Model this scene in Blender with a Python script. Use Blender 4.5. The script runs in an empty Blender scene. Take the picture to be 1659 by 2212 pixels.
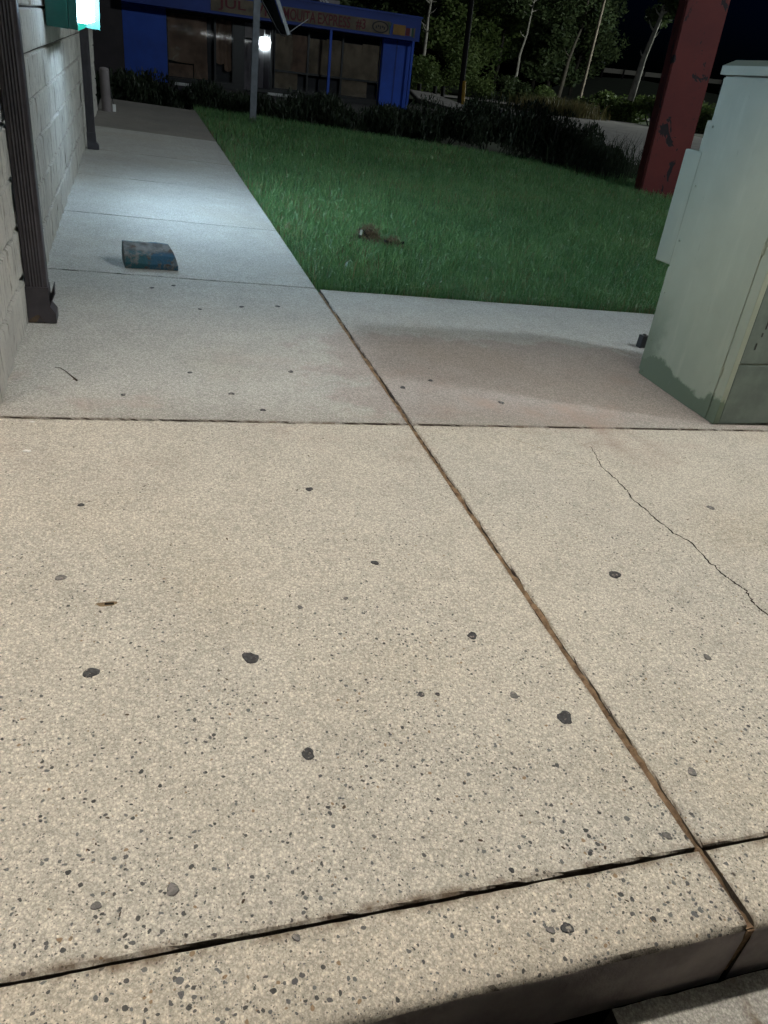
import bpy, bmesh, math, random
import numpy as np
from mathutils import Vector, Matrix, Euler
random.seed(7); RNG = np.random.default_rng(7)
SC = bpy.context.scene
COL = SC.collection
rad = math.radians

# ------------------------------------------------------------------ camera
H = 1.25                                   # eye height above the pavement
FPX, PW, PH = 1620.92, 1659.0, 2212.0      # focal length and photo size in measuring pixels
RM = np.array([[0.95054656, 0.019315, -0.30998091],
               [-0.27212103, 0.53287279, -0.80124699],
               [0.14970431, 0.8459749, 0.51177641]])
cam = bpy.data.objects.new('camera', bpy.data.cameras.new('camera')); COL.objects.link(cam)
cam.matrix_world = Matrix.Translation((0, 0, H)) @ Matrix(RM.tolist()).to_4x4()
cam.data.sensor_fit = 'VERTICAL'; cam.data.sensor_height = 36.0; cam.data.lens = 36.0*FPX/PH
cam.data.clip_start = 0.02; cam.data.clip_end = 3000
SC.camera = cam

# ------------------------------------------------------------------ sky, distant light, exposure
wd = bpy.data.worlds.new('World'); SC.world = wd; wd.use_nodes = True
nt = wd.node_tree; bg = nt.nodes['Background']
sky = nt.nodes.new('ShaderNodeTexSky'); sky.sky_type = 'NISHITA'; sky.sun_disc = False
sky.sun_elevation = rad(-4.0); sky.sun_rotation = rad(105)
tn = nt.nodes.new('ShaderNodeMix'); tn.data_type = 'RGBA'; tn.blend_type = 'MULTIPLY'; tn.inputs['Factor'].default_value = 1.0
nt.links.new(sky.outputs[0], tn.inputs[6]); tn.inputs[7].default_value = (.03, .16, 1.0, 1)
nt.links.new(tn.outputs[2], bg.inputs[0]); bg.inputs[1].default_value = 0.10
LDIR = Vector((1.7, -0.51, 1.7)).normalized()      # towards the lot lights on the right
sun = bpy.data.objects.new('distant_light', bpy.data.lights.new('distant_light', 'SUN')); COL.objects.link(sun)
sun.rotation_euler = LDIR.to_track_quat('Z', 'Y').to_euler()
sun.data.energy = 0.28; sun.data.angle = rad(2.0); sun.data.color = (0.88, 0.97, 1.0)
SC.view_settings.view_transform = 'Standard'; SC.view_settings.look = 'None'
SC.view_settings.exposure = 0.0; SC.view_settings.gamma = 1.0

WALL_LIGHT = 68.0        # radiance of the wall light's lens
CANOPY_LIGHT = 57.0      # radiance of the battens under the canopy
POLE_W = 4300.0           # watts of the lot lamp

# ------------------------------------------------------------------ pixel helpers (measuring pixels of the photo)
O = np.array([0, 0, H])
def ray(p): return RM @ np.array([p[0]-PW/2, -(p[1]-PH/2), -FPX])
def G(p, z=0.0):
    v = ray(p); return O + v*((z-H)/v[2])
def D(p, y):
    v = ray(p); return O + v*(y/v[1])
FN = np.array([-.038, .03, 1.0]); FQ = np.array([0, 37.0, -1.03])
def F(p):
    v = ray(p); return O + v*(np.dot(FQ-O, FN)/np.dot(v, FN))
def fz(x, y): return -1.03 + .038*x - .03*(y-37.0)
TILT = (-.03, -.038)                     # the plumb line against the sloping pavement
def smooth(a, b, t):
    t = min(1, max(0, (t-a)/(b-a))); return t*t*(3-2*t)
def gz(x, y):                            # terrain beyond the lawn
    k = smooth(13.0, 22.0, y)
    return (1-k)*(-.035) + k*(fz(x, y)-.02)

# ------------------------------------------------------------------ object helpers
def link(o, parent=None):
    COL.objects.link(o)
    if parent is not None: o.parent = parent
    return o
def tag(o, label=None, cat=None, group=None, kind=None):
    if label: o['label'] = label
    if cat: o['category'] = cat
    if group: o['group'] = group
    if kind: o['kind'] = kind
    return o
def thing(name, label, cat, loc=(0, 0, 0), rot=(0, 0, 0), group=None):
    o = link(bpy.data.objects.new(name, None)); o.location = loc; o.rotation_euler = rot
    o.empty_display_size = .1
    return tag(o, label, cat, group)
def structure(name):
    o = link(bpy.data.objects.new(name, None)); return tag(o, kind='structure')

class MB:
    def __init__(s): s.v = []; s.f = []
    def add(s, v, f):
        n = len(s.v); s.v += [tuple(map(float, q)) for q in v]; s.f += [tuple(i+n for i in q) for q in f]; return s
    def box(s, a, b, ch=0.0):
        x0, y0, z0 = a; x1, y1, z1 = b
        if ch <= 0:
            return s.add([(x0,y0,z0),(x1,y0,z0),(x1,y1,z0),(x0,y1,z0),(x0,y0,z1),(x1,y0,z1),(x1,y1,z1),(x0,y1,z1)],
                     [(0,3,2,1),(4,5,6,7),(0,1,5,4),(1,2,6,5),(2,3,7,6),(3,0,4,7)])
        bm = bmesh.new(); bmesh.ops.create_cube(bm, size=1)
        for q in bm.verts: q.co = Vector(((x0+x1)/2+q.co.x*(x1-x0), (y0+y1)/2+q.co.y*(y1-y0), (z0+z1)/2+q.co.z*(z1-z0)))
        bmesh.ops.bevel(bm, geom=bm.edges[:], offset=ch, segments=2, affect='EDGES', profile=.6)
        bm.verts.ensure_lookup_table()
        vs = [q.co[:] for q in bm.verts]; fs = [[q.index for q in f.verts] for f in bm.faces]; bm.free()
        return s.add(vs, fs)
    def tube(s, pts, rs, n=8, cap=True, phase=0.0):
        pts = [Vector(p) for p in pts]
        if not hasattr(rs, '__len__'): rs = [rs]*len(pts)
        base = len(s.v)
        for i, p in enumerate(pts):
            t = (pts[min(i+1, len(pts)-1)]-pts[max(i-1, 0)]).normalized()
            a = Vector((0, 0, 1)) if abs(t.z) < .9 else Vector((1, 0, 0))
            u = t.cross(a).normalized(); w = t.cross(u)
            for k in range(n):
                th = 2*math.pi*k/n+phase; q = p+(u*math.cos(th)+w*math.sin(th))*rs[i]; s.v.append(q[:])
        for i in range(len(pts)-1):
            for k in range(n):
                s.f.append((base+i*n+k, base+i*n+(k+1) % n, base+(i+1)*n+(k+1) % n, base+(i+1)*n+k))
        if cap:
            s.f.append(tuple(base+k for k in range(n))[::-1]); e = base+(len(pts)-1)*n
            s.f.append(tuple(e+k for k in range(n)))
        return s
    def prism(s, poly, z0, z1):
        n = len(poly); v = [(x, y, z0) for x, y in poly]+[(x, y, z1) for x, y in poly]
        f = [tuple(range(n))[::-1], tuple(range(n, 2*n))]+[(i, (i+1) % n, n+(i+1) % n, n+i) for i in range(n)]
        return s.add(v, f)
    def mesh(s, name, smooth_=False):
        m = bpy.data.meshes.new(name); m.from_pydata(s.v, [], s.f); m.validate(); m.update()
        if smooth_: m.polygons.foreach_set('use_smooth', [True]*len(m.polygons))
        return m
    def build(s, name, mat, parent=None, sm=False, fix=True):
        m = s.mesh(name, sm)
        if fix:
            bm = bmesh.new(); bm.from_mesh(m); bmesh.ops.recalc_face_normals(bm, faces=bm.faces[:]); bm.to_mesh(m); bm.free()
        m.materials.append(mat); return link(bpy.data.objects.new(name, m), parent)
def np_mesh(name, verts, faces_flat, sizes, mat, parent=None, tint=None):
    m = bpy.data.meshes.new(name)
    verts = np.asarray(verts, np.float32).reshape(-1, 3)
    m.vertices.add(len(verts)); m.vertices.foreach_set('co', verts.ravel())
    ff = np.asarray(faces_flat, np.int32).ravel(); sz = np.asarray(sizes, np.int32)
    m.loops.add(len(ff)); m.loops.foreach_set('vertex_index', ff)
    m.polygons.add(len(sz)); st = np.concatenate([[0], np.cumsum(sz)[:-1]]).astype(np.int32)
    m.polygons.foreach_set('loop_start', st); m.polygons.foreach_set('loop_total', sz)
    if tint is not None:
        a = m.attributes.new('tint', 'FLOAT', 'POINT'); a.data.foreach_set('value', np.asarray(tint, np.float32))
    m.update(calc_edges=True); m.materials.append(mat)
    return tag(link(bpy.data.objects.new(name, m), parent), kind='stuff')

# ------------------------------------------------------------------ materials
class N:
    def __init__(s, name):
        s.m = bpy.data.materials.new(name); s.m.use_nodes = True; s.t = s.m.node_tree
        s.b = s.t.nodes['Principled BSDF']; s.out = s.t.nodes['Material Output']
        g = s.t.nodes.new('ShaderNodeNewGeometry'); s.P = g.outputs['Position']
    def n(s, typ, **k):
        x = s.t.nodes.new(typ)
        for a, v in k.items(): setattr(x, a, v)
        return x
    def L(s, a, b): s.t.links.new(a, b)
    def put(s, sock, v):
        if isinstance(v, bpy.types.NodeSocket): s.L(v, sock)
        else:
            if sock.type == 'RGBA' and len(v) == 3: v = (*v, 1)
            sock.default_value = v
    def obj(s): return s.n('ShaderNodeTexCoord').outputs['Object']
    def mapping(s, vec, scale):
        x = s.n('ShaderNodeMapping'); s.L(vec, x.inputs[0]); x.inputs['Scale'].default_value = scale; return x.outputs[0]
    def noise(s, scale, det=4, rough=.55, vec=None, dist=0, col=False):
        x = s.n('ShaderNodeTexNoise'); s.L(vec or s.P, x.inputs['Vector'])
        x.inputs['Scale'].default_value = scale; x.inputs['Detail'].default_value = det
        x.inputs['Roughness'].default_value = rough; x.inputs['Distortion'].default_value = dist
        return x.outputs['Color' if col else 'Fac']
    def voro(s, scale, vec=None, feature='F1', rnd=1.0):
        x = s.n('ShaderNodeTexVoronoi', feature=feature); s.L(vec or s.P, x.inputs['Vector'])
        x.inputs['Scale'].default_value = scale; x.inputs['Randomness'].default_value = rnd; return x
    def math(s, op, a, b=0.0, c=0.0, clamp=False):
        x = s.n('ShaderNodeMath', operation=op, use_clamp=clamp)
        for i, v in enumerate((a, b, c)): s.put(x.inputs[i], v)
        return x.outputs[0]
    def ramp(s, fac, a, b, lo=0.0, hi=1.0):     # smooth map of fac from [a,b] to [lo,hi]
        x = s.n('ShaderNodeMapRange', interpolation_type='SMOOTHSTEP'); s.put(x.inputs[0], fac)
        for i, v in enumerate((a, b, lo, hi)): s.put(x.inputs[i+1], v)
        return x.outputs[0]
    def mix(s, fac, a, b, blend='MIX'):
        x = s.n('ShaderNodeMix', data_type='RGBA', blend_type=blend)
        s.put(x.inputs['Factor'], fac)
        s.put([i for i in x.inputs if i.name == 'A' and i.type == 'RGBA'][0], a)
        s.put([i for i in x.inputs if i.name == 'B' and i.type == 'RGBA'][0], b)
        return [o for o in x.outputs if o.type == 'RGBA'][0]
    def sep(s, v, color=False):
        x = s.n('ShaderNodeSeparateColor' if color else 'ShaderNodeSeparateXYZ'); s.L(v, x.inputs[0]); return x.outputs
    def bump(s, hgt, strength=.3, dist=.01):
        x = s.n('ShaderNodeBump'); s.L(hgt, x.inputs['Height']); x.inputs['Strength'].default_value = strength
        x.inputs['Distance'].default_value = dist; s.L(x.outputs[0], s.b.inputs['Normal']); return x
    def done(s, col=None, rough=None, metal=None, spec=None):
        if col is not None: s.put(s.b.inputs['Base Color'], col)
        if rough is not None: s.put(s.b.inputs['Roughness'], rough)
        if metal is not None: s.put(s.b.inputs['Metallic'], metal)
        if spec is not None: s.put(s.b.inputs['Specular IOR Level'], spec)
        return s.m

def concrete(name, A, B, wear=True, worn_all=0.0):
    k = N(name)
    wob = k.noise(60, 2, col=True)
    va = k.n('ShaderNodeVectorMath', operation='MULTIPLY_ADD'); k.L(wob, va.inputs[0]); va.inputs[1].default_value = (.012,)*3; k.L(k.P, va.inputs[2])
    PD = va.outputs[0]
    col = k.mix(k.ramp(k.noise(1.1, 5, .6), .35, .68), A, B)
    col = k.mix(k.ramp(k.noise(6, 5, .65), .3, .75, 0, .35), col, tuple(c*.66 for c in A))
    col = k.mix(k.ramp(k.noise(.9, 3, .5), .50, .72, 0, .35), col, tuple(c*q for c, q in zip(A, (.80, .74, .64))))
    # sand grain: pale and dark specks
    v1 = k.voro(150); r1 = k.sep(v1.outputs['Color'], True)
    g = k.math('MULTIPLY', k.ramp(r1[0], 0, 1, .84, 1.16), k.ramp(v1.outputs['Distance'], .15, .75, 1.12, .74)); cg = k.n('ShaderNodeCombineColor')
    for i in range(3): k.L(g, cg.inputs[i])
    col = k.mix(.8, col, cg.outputs[0], 'MULTIPLY')
    v0 = k.voro(430); g0 = k.ramp(k.sep(v0.outputs['Color'], True)[1], 0, 1, .70, 1.28); cg0 = k.n('ShaderNodeCombineColor')
    for i in range(3): k.L(g0, cg0.inputs[i])
    col = k.mix(.7, col, cg0.outputs[0], 'MULTIPLY')
    xyz = k.sep(k.P)
    hgt = k.noise(230, 3, .7)
    if wear:
        dens = k.math('ADD', k.ramp(k.noise(2.3, 3), .32, .66, .22, .50), k.ramp(xyz[1], .2, 2.6, .38, -.14))
        dens = k.math('ADD', dens, worn_all)
        for sc, lo, thr, amt in ((30, .975, .36, .95), (58, .875, .42, .95), (110, .785, .46, .9), (230, .79, .46, .8)):
            v = k.voro(sc, vec=PD); r = k.sep(v.outputs['Color'], True)
            pick = k.math('ADD', r[0], k.math('MULTIPLY', dens, .30))
            sz = k.math('MULTIPLY', k.math('SUBTRACT', pick, lo+.10, clamp=True), thr/.30)
            st = k.ramp(k.math('SUBTRACT', sz, v.outputs['Distance']), 0.0, .035)
            sc_col = k.mix(k.ramp(r[1], .1, .9), (.035, .038, .04), (.12, .125, .13))
            sc_col = k.mix(k.ramp(r[2], .86, .90), sc_col, (.25, .17, .10))
            col = k.mix(k.math('MULTIPLY', st, amt), col, sc_col)
        # rust-brown washes beside the joints
        jx = k.math('ABSOLUTE', k.math('SUBTRACT', xyz[0], 1.06))
        jy = k.math('ABSOLUTE', k.math('SUBTRACT', xyz[1], 2.617))
        jk = k.math('ABSOLUTE', k.math('SUBTRACT', xyz[1], .675))
        nd = k.ramp(k.noise(14, 4, .65), .35, .7)
        dirt = k.math('MAXIMUM', k.ramp(jx, .005, .024, .85, 0), k.math('MAXIMUM', k.ramp(jy, .004, .018, .8, 0), k.ramp(jk, .004, .028, .9, 0)))
        col = k.mix(k.math('MULTIPLY', dirt, nd), col, (.11, .07, .04))
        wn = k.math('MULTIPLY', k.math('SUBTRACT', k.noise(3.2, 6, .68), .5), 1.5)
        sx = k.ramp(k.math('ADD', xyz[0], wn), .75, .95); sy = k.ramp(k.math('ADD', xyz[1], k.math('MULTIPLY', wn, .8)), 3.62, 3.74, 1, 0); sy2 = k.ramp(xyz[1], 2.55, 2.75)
        pink_patch = k.math('MULTIPLY', k.math('MULTIPLY', sx, sy), sy2)  # ragged-edged pinkish darker patch on the slabs left of the cabinet
        col = k.mix(k.math('MULTIPLY', pink_patch, .75), col, k.mix(1.0, col, (.83, .735, .735), 'MULTIPLY'))
        rs = k.math('MULTIPLY', k.ramp(k.noise(1.7, 4, .6), .52, .70), k.ramp(k.math('ABSOLUTE', k.math('SUBTRACT', xyz[1], 2.75)), .1, .8, .55, 0))
        col = k.mix(rs, col, (.33, .235, .195))
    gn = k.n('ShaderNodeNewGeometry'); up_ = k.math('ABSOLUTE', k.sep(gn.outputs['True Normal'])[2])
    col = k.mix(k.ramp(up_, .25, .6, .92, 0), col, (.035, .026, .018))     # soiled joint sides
    k.bump(hgt, .55, .004)
    return k.done(col, .86, spec=.25)

M = {}
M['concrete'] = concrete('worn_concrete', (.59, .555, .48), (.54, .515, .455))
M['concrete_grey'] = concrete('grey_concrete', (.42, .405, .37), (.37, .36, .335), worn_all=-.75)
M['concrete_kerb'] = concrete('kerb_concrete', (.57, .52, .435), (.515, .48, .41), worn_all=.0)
M['concrete_brown'] = concrete('darker_brown_concrete', (.235, .215, .192), (.19, .176, .16), wear=False)  # darker brown tone for the two farthest walkway slabs

def simple(name, col, rough=.6, metal=0, var=.25, scale=8, spec=.5, bump=0, bscale=60):
    k = N(name); c2 = tuple(c*(1-var) for c in col)
    c = k.mix(k.ramp(k.noise(scale, 5, .6), .3, .72), col, c2)
    if bump: k.bump(k.noise(bscale, 4, .6), bump, .01)
    return k.done(c, rough, metal, spec)
M['kerb_face_shaded'] = simple('shaded_formed_kerb_face', (.44, .395, .38), .9, var=.35, scale=9, bump=.35, bscale=120, spec=.15)  # smooth formed face, with its shade put into the darker tone
M['filler'] = simple('brown_fibre_joint_filler', (.29, .195, .12), .95, var=.6, scale=40, bump=.8, bscale=150, spec=.1)
M['joint_dirt'] = simple('dark_joint_dirt', (.02, .016, .012), .95, var=.5, scale=60, spec=.1)
M['asphalt'] = simple('asphalt', (.05, .05, .05), .9, var=.4, scale=30, bump=.6, bscale=200)
M['soil'] = simple('soil', (.03, .035, .015), .95, var=.5, scale=6, bump=.5)
M['terrain'] = simple('rough_grass_ground', (.028, .042, .014), .95, var=.5, scale=.6, bump=.5, bscale=8)
M['pale_road'] = simple('pale_gravel_road', (.42, .39, .38), .95, var=.35, scale=1.2, bump=.4)
M['lot'] = simple('old_asphalt_lot', (.055, .05, .05), .9, var=.4, scale=1.5, bump=.4, bscale=40)

def block_mat():
    k = N('split_face_block'); oc = k.P
    col = k.mix(k.ramp(k.noise(3.2, 4, .6), .3, .7), (.54, .52, .47), (.44, .42, .385))
    streak = k.noise(1.0, 5, .68, vec=k.mapping(oc, (30, 38, 4.5)))
    col = k.mix(k.ramp(streak, .52, .66, 0, .72), col, (.12, .11, .095))
    col = k.mix(k.ramp(k.noise(75, 4, .7), .5, .8, 0, .5), col, (.2, .185, .16))
    h2 = k.math('ADD', k.math('MULTIPLY', k.noise(1, 5, .65, vec=k.mapping(oc, (40, 45, 9))), 1.4), k.noise(110, 4, .7))
    k.bump(h2, 1.0, .014)
    return k.done(col, .9, spec=.2)
M['block'] = block_mat()
M['mortar'] = simple('mortar', (.11, .10, .09), .95, var=.4, scale=20, bump=.4, spec=.1)
M['pipe_brown'] = simple('dark_brown_metal', (.042, .036, .042), .5, var=.35, scale=14, bump=.1, spec=.5)
M['teal'] = simple('teal_painted_steel', (.008, .10, .085), .45, var=.25, scale=5)
M['teal_glow'] = simple('teal_plastic_rim', (.10, .55, .45), .3, var=.1)
M['black'] = simple('black_plastic', (.012, .012, .013), .5, var=.3)
M['white'] = simple('white_plastic', (.7, .7, .68), .5, var=.12)
M['bollard'] = simple('grey_pink_pipe', (.19, .165, .165), .6, var=.25, scale=6)
M['galv'] = simple('galvanised_steel', (.20, .21, .23), .45, .6, var=.3, scale=10)
M['darkpanel'] = simple('dark_panel', (.03, .034, .04), .4, var=.3)
M['wood_pole'] = simple('weathered_wood_pole', (.40, .33, .27), .85, var=.45, scale=3, bump=.4)
M['black_pole'] = simple('creosote_pole', (.012, .011, .012), .8, var=.4, scale=3)
M['yellow'] = simple('yellow_plastic', (.50, .29, .02), .5, var=.2, scale=4)
M['blue'] = simple('blue_paint', (.02, .11, .68), .55, var=.25, scale=.8)
M['bluedeep'] = simple('blue_paint_fascia', (.012, .055, .36), .55, var=.25, scale=.8)
M['greywall'] = simple('grey_brown_wall', (.095, .08, .085), .8, var=.25, scale=1)
M['frame'] = simple('dark_window_frame', (.012, .011, .012), .4, var=.2)
M['kraft'] = simple('brown_kraft_paper', (.55, .37, .25), .8, var=.55, scale=1.1, bump=.9, bscale=5)
M['tanpaper'] = simple('tan_paper', (.56, .45, .30), .8, var=.5, scale=1.3, bump=.9, bscale=5)
M['palepaper'] = simple('pale_paper', (.42, .38, .38), .75, var=.35, scale=1.5)
M['cream'] = simple('cream_sign_panel', (.24, .185, .12), .6, var=.5, scale=2)
M['signred'] = simple('dark_red_letters', (.16, .010, .022), .6, var=.2)
M['signdark'] = simple('dark_letters', (.015, .012, .02), .6, var=.2)
M['orange'] = simple('orange_sign', (.38, .20, .04), .6, var=.4, scale=3)
M['green'] = simple('green_sign', (.02, .10, .05), .6, var=.2)
def gum_mat(name, c):
    k = N(name); col = k.mix(k.ramp(k.noise(120, 4, .7), .35, .7), c, tuple(q*1.9 for q in c)); col = k.mix(k.ramp(k.noise(70, 5, .7), .56, .66), col, (.33, .30, .26))
    k.bump(k.noise(260, 3, .7), .5, .003); return k.done(col, .85, spec=.2)
M['gum'] = gum_mat('old_gum', (.045, .045, .047)); M['gum2'] = gum_mat('faded_gum', (.12, .115, .112))
M['paper'] = simple('white_paper_scrap', (.8, .8, .78), .7, var=.08)
M['twig'] = simple('twig', (.05, .035, .025), .9, var=.3)
M['deadleaf'] = simple('dead_leaf', (.07, .045, .025), .85, var=.5, scale=30)
M['straw'] = simple('dead_grass', (.20, .135, .08), .9, var=.5, scale=30)
M['rail'] = simple('guard_rail_paint', (.45, .42, .38), .6, var=.2)
M['bark_pale'] = simple('pale_dead_bark', (.50, .47, .43), .9, var=.45, scale=3, bump=.5, bscale=12)
M['bark'] = simple('grey_bark', (.13, .115, .095), .9, var=.45, scale=3, bump=.5, bscale=12)
M['bark_dark'] = simple('dark_bark', (.03, .026, .022), .9, var=.45, scale=3)

def glass():
    k = N('window_glass'); g = k.n('ShaderNodeBsdfGlossy'); g.inputs['Roughness'].default_value = .035
    t = k.n('ShaderNodeBsdfTransparent'); t.inputs[0].default_value = (.86, .86, .88, 1)
    f = k.n('ShaderNodeFresnel'); f.inputs[0].default_value = 1.5; mx = k.n('ShaderNodeMixShader')
    k.L(f.outputs[0], mx.inputs[0]); k.L(t.outputs[0], mx.inputs[1]); k.L(g.outputs[0], mx.inputs[2]); k.L(mx.outputs[0], k.out.inputs[0])
    return k.m
M['glass'] = glass()
def emis(name, col, st):
    k = N(name); e = k.n('ShaderNodeEmission'); e.inputs[0].default_value = (*col, 1); e.inputs[1].default_value = st
    k.L(e.outputs[0], k.out.inputs[0]); return k.m
M['lens'] = emis('glowing_lens', (.56, .79, 1.0), WALL_LIGHT)
M['lens_rim'] = emis('glowing_lens_bottom', (.04, .62, .50), 1.0)
M['batten'] = emis('warm_tube_light', (1.0, .945, .855), CANOPY_LIGHT)
M['batten_strong'] = emis('stronger_warm_tube_light', (1.0, .89, .77), CANOPY_LIGHT*1.4)
M['lampglow'] = emis('white_lamp_glow', (.95, 1, 1), 9.0)
M['bulb'] = emis('small_bulb', (.9, .95, 1), 6.0)

def leafmat(name, a, b, trans=.3, rough=.55, spec=.35):
    k = N(name); at = k.n('ShaderNodeAttribute'); at.attribute_name = 'tint'
    col = k.mix(at.outputs['Fac'], a, b); col = k.mix(k.ramp(at.outputs['Fac'], 1.05, 1.2), col, (.20, .145, .075)); k.done(col, rough, spec=spec)
    tr = k.n('ShaderNodeBsdfTranslucent'); k.L(col, tr.inputs[0]); mx = k.n('ShaderNodeMixShader'); mx.inputs[0].default_value = trans
    k.L(k.b.outputs[0], mx.inputs[1]); k.L(tr.outputs[0], mx.inputs[2]); k.L(mx.outputs[0], k.out.inputs[0]); return k.m
M['grass'] = leafmat('lawn_blades', (.042, .135, .046), (.19, .345, .125), .3, .38, .5)
M['shrub'] = leafmat('dark_shrub_leaves', (.010, .017, .008), (.026, .038, .017), .2)
M['tallgrass'] = leafmat('dry_tall_grass', (.10, .11, .04), (.28, .23, .11), .25)
M['leaf_mid'] = leafmat('mid_green_leaves', (.075, .125, .035), (.17, .22, .075), .25)
M['leaf_dark'] = leafmat('dark_tree_leaves', (.045, .075, .032), (.11, .145, .06), .25)

def cab_mat():
    k = N('faded_green_cabinet_paint'); o = k.obj(); xyz = k.sep(o)
    col = k.mix(k.ramp(k.noise(2.2, 4, .6, vec=o), .3, .7), (.255, .285, .225), (.215, .245, .195))
    streak = k.noise(1, 4, .65, vec=k.mapping(o, (14, 14, 2.2)))
    col = k.mix(k.ramp(streak, .52, .75, 0, .35), col, (.325, .34, .265))
    # unfaded darker paint: along the foot and the rear lower edge
    edge = k.math('ADD', xyz[2], k.math('MULTIPLY', k.math('SUBTRACT', k.noise(5, 5, .6, vec=o), .5), .30))
    foot = k.ramp(edge, .095, .125, 1, 0)
    rear = k.math('MULTIPLY', k.ramp(k.math('ADD', xyz[1], k.math('MULTIPLY', k.math('SUBTRACT', k.noise(8, 5, .7, vec=o), .5), .25)), .50, .62), k.ramp(xyz[2], .15, .55, .75, 0))
    col = k.mix(k.math('MAXIMUM', foot, rear), col, (.085, .115, .08))
    col = k.mix(k.ramp(k.noise(1, 5, .7, vec=k.mapping(o, (30, 30, 9))), .64, .70, 0, .35), col, (.14, .16, .13))
    k.bump(k.noise(3, 3, vec=o), .08, .02)
    return k.done(col, .55, spec=.4)
M['cabinet'] = cab_mat()
def cab_shaded():  # front panels: the shade on this side is painted in as darker green
    k = N('shaded_green_cabinet_paint'); o = k.obj()
    col = k.mix(k.ramp(k.noise(6, 5, .65, vec=o), .35, .7), (.075, .10, .088), (.115, .145, .125))
    return k.done(col, .5)
M['cabinet_shaded'] = cab_shaded()
def rust_mat():
    k = N('peeling_red_paint'); o = k.obj()
    col = k.mix(k.ramp(k.noise(1.5, 4, .6, vec=o), .3, .7), (.135, .026, .022), (.10, .020, .019))
    peel = k.ramp(k.noise(1, 5, .6, vec=k.mapping(o, (3.4, 3.4, 2.0)), dist=.8), .605, .62)
    col = k.mix(peel, col, (.018, .012, .014))
    col = k.mix(k.ramp(k.noise(14, 4, .6, vec=o), .58, .72, 0, .4), col, (.06, .02, .018))
    k.bump(k.math('MULTIPLY', peel, -1.0), .4, .01)
    return k.done(col, .6, spec=.3)
M['rustred'] = rust_mat()
def chunk_mat():
    k = N('chipped_blue_concrete'); o = k.obj(); xyz = k.sep(o)
    col = k.mix(k.ramp(k.noise(18, 5, .65, vec=o), .35, .65), (.19, .19, .185), (.10, .095, .09))
    col = k.mix(k.ramp(k.noise(13, 4, .6, vec=o), .56, .64), col, (.10, .072, .055))
    edge = k.math('MAXIMUM', k.ramp(xyz[1], .125, .15, 0, 1), k.ramp(xyz[1], .075, .035, 0, 1))
    bl = k.math('MULTIPLY', k.ramp(k.noise(20, 5, .7, vec=o), .40, .54), k.math('MAXIMUM', edge, .10))
    bcol = k.mix(k.ramp(xyz[0], .10, .17), (.035, .105, .125), (.035, .10, .16))
    col = k.mix(bl, col, bcol)
    k.bump(k.noise(60, 5, .7, vec=o), .6, .01)
    return k.done(col, .85, spec=.25)
M['chunk'] = chunk_mat()

# ================================================================== THE SETTING
# ---- terrain sheet
xs = np.concatenate([np.linspace(-900, -40, 12), np.linspace(-30, 60, 61), np.linspace(75, 900, 14)])
ys = np.concatenate([np.linspace(-300, -10, 8), np.linspace(-4, 60, 65), np.linspace(66, 200, 24), np.linspace(230, 1500, 10)])
def groundz(x, y):
    if y < 16 and x < 1.3: return -.30 if y > .8 else -.42
    if y < 4.9: return -.30 if y > .8 else -.42
    return gz(x, y)
gv = [(x, y, groundz(x, y)) for y in ys for x in xs]; nx = len(xs)
gf = [(j*nx+i, j*nx+i+1, (j+1)*nx+i+1, (j+1)*nx+i) for j in range(len(ys)-1) for i in range(nx-1)]
ground = MB().add(gv, gf).build('ground', M['terrain'], sm=True); tag(ground, kind='structure')
# lawn soil bed under the blades
lawn = MB().add([(1.08, 4.47, -.035), (12, 4.62, -.035), (14, 13.5, -.035), (12, 14.6, -.05), (1.08, 15.3, -.04)], [(0, 1, 2, 3, 4)]).build('lawn_soil', M['soil'], fix=False)
tag(lawn, kind='structure')

# ---- near lot below the kerb and its gutter
asphalt = MB().box((-12, -14, -.5), (16, -.32, -.165)).build('asphalt_lot', M['asphalt']); tag(asphalt, kind='structure')
def rough_poly(pts, step, amp, seed):
    r = random.Random(seed); out = []
    for i, p in enumerate(pts):
        q = pts[(i+1) % len(pts)]; a = Vector(p); b = Vector(q); n = max(1, int((b-a).length/step))
        t = (b-a).normalized(); nn = Vector((t.y, -t.x))
        w = 0
        for k_ in range(n):
            w = w*.7+r.gauss(0, amp)*.7; e = 1 if 0 < k_ < n else 0
            out.append(tuple(a+(b-a)*k_/n+nn*w*e))
    return out
def slab_mesh(name, x0, x1, y0, y1, mat, parent, step=.02, amp=.0012, inset=.006, top=0.0, drop=.007, thick=.12, seed=1):
    r = random.Random(seed); out = rough_poly([(x0, y0), (x1, y0), (x1, y1), (x0, y1)], step, amp, seed)
    n = len(out); cx, cy = (x0+x1)/2, (y0+y1)/2
    A = []; w = 0
    for (x, y) in out:
        w = .6*w+r.gauss(0, amp*1.3); i_ = max(.0015, inset+w)
        A.append((min(max(x, x0+i_), x1-i_), min(max(y, y0+i_), y1-i_), top))
    B = [(x, y, top-drop) for x, y in out]; C_ = [(x, y, top-thick) for x, y in out]
    m = MB(); m.v = A+B+C_
    m.f = [tuple(range(n))]+[(i, n+i, n+(i+1) % n, (i+1) % n) for i in range(n)]+[(n+i, 2*n+i, 2*n+(i+1) % n, n+(i+1) % n) for i in range(n)]
    return m.build(name, mat, parent)
pav = structure('pavement')
XJ = 1.06
bed = MB().box((-2.6, .53, -.29), (6.3, 4.5, -.095)).box((-.46, 4.5, -.29), (1.045, 14.8, -.095)).build('joint_bed', M['joint_dirt'], pav)
slab_mesh('slab', -2.6, XJ-.009, .6790, 2.610, M['concrete'], pav, amp=.0008, inset=.0035, drop=.005, seed=11)
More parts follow.
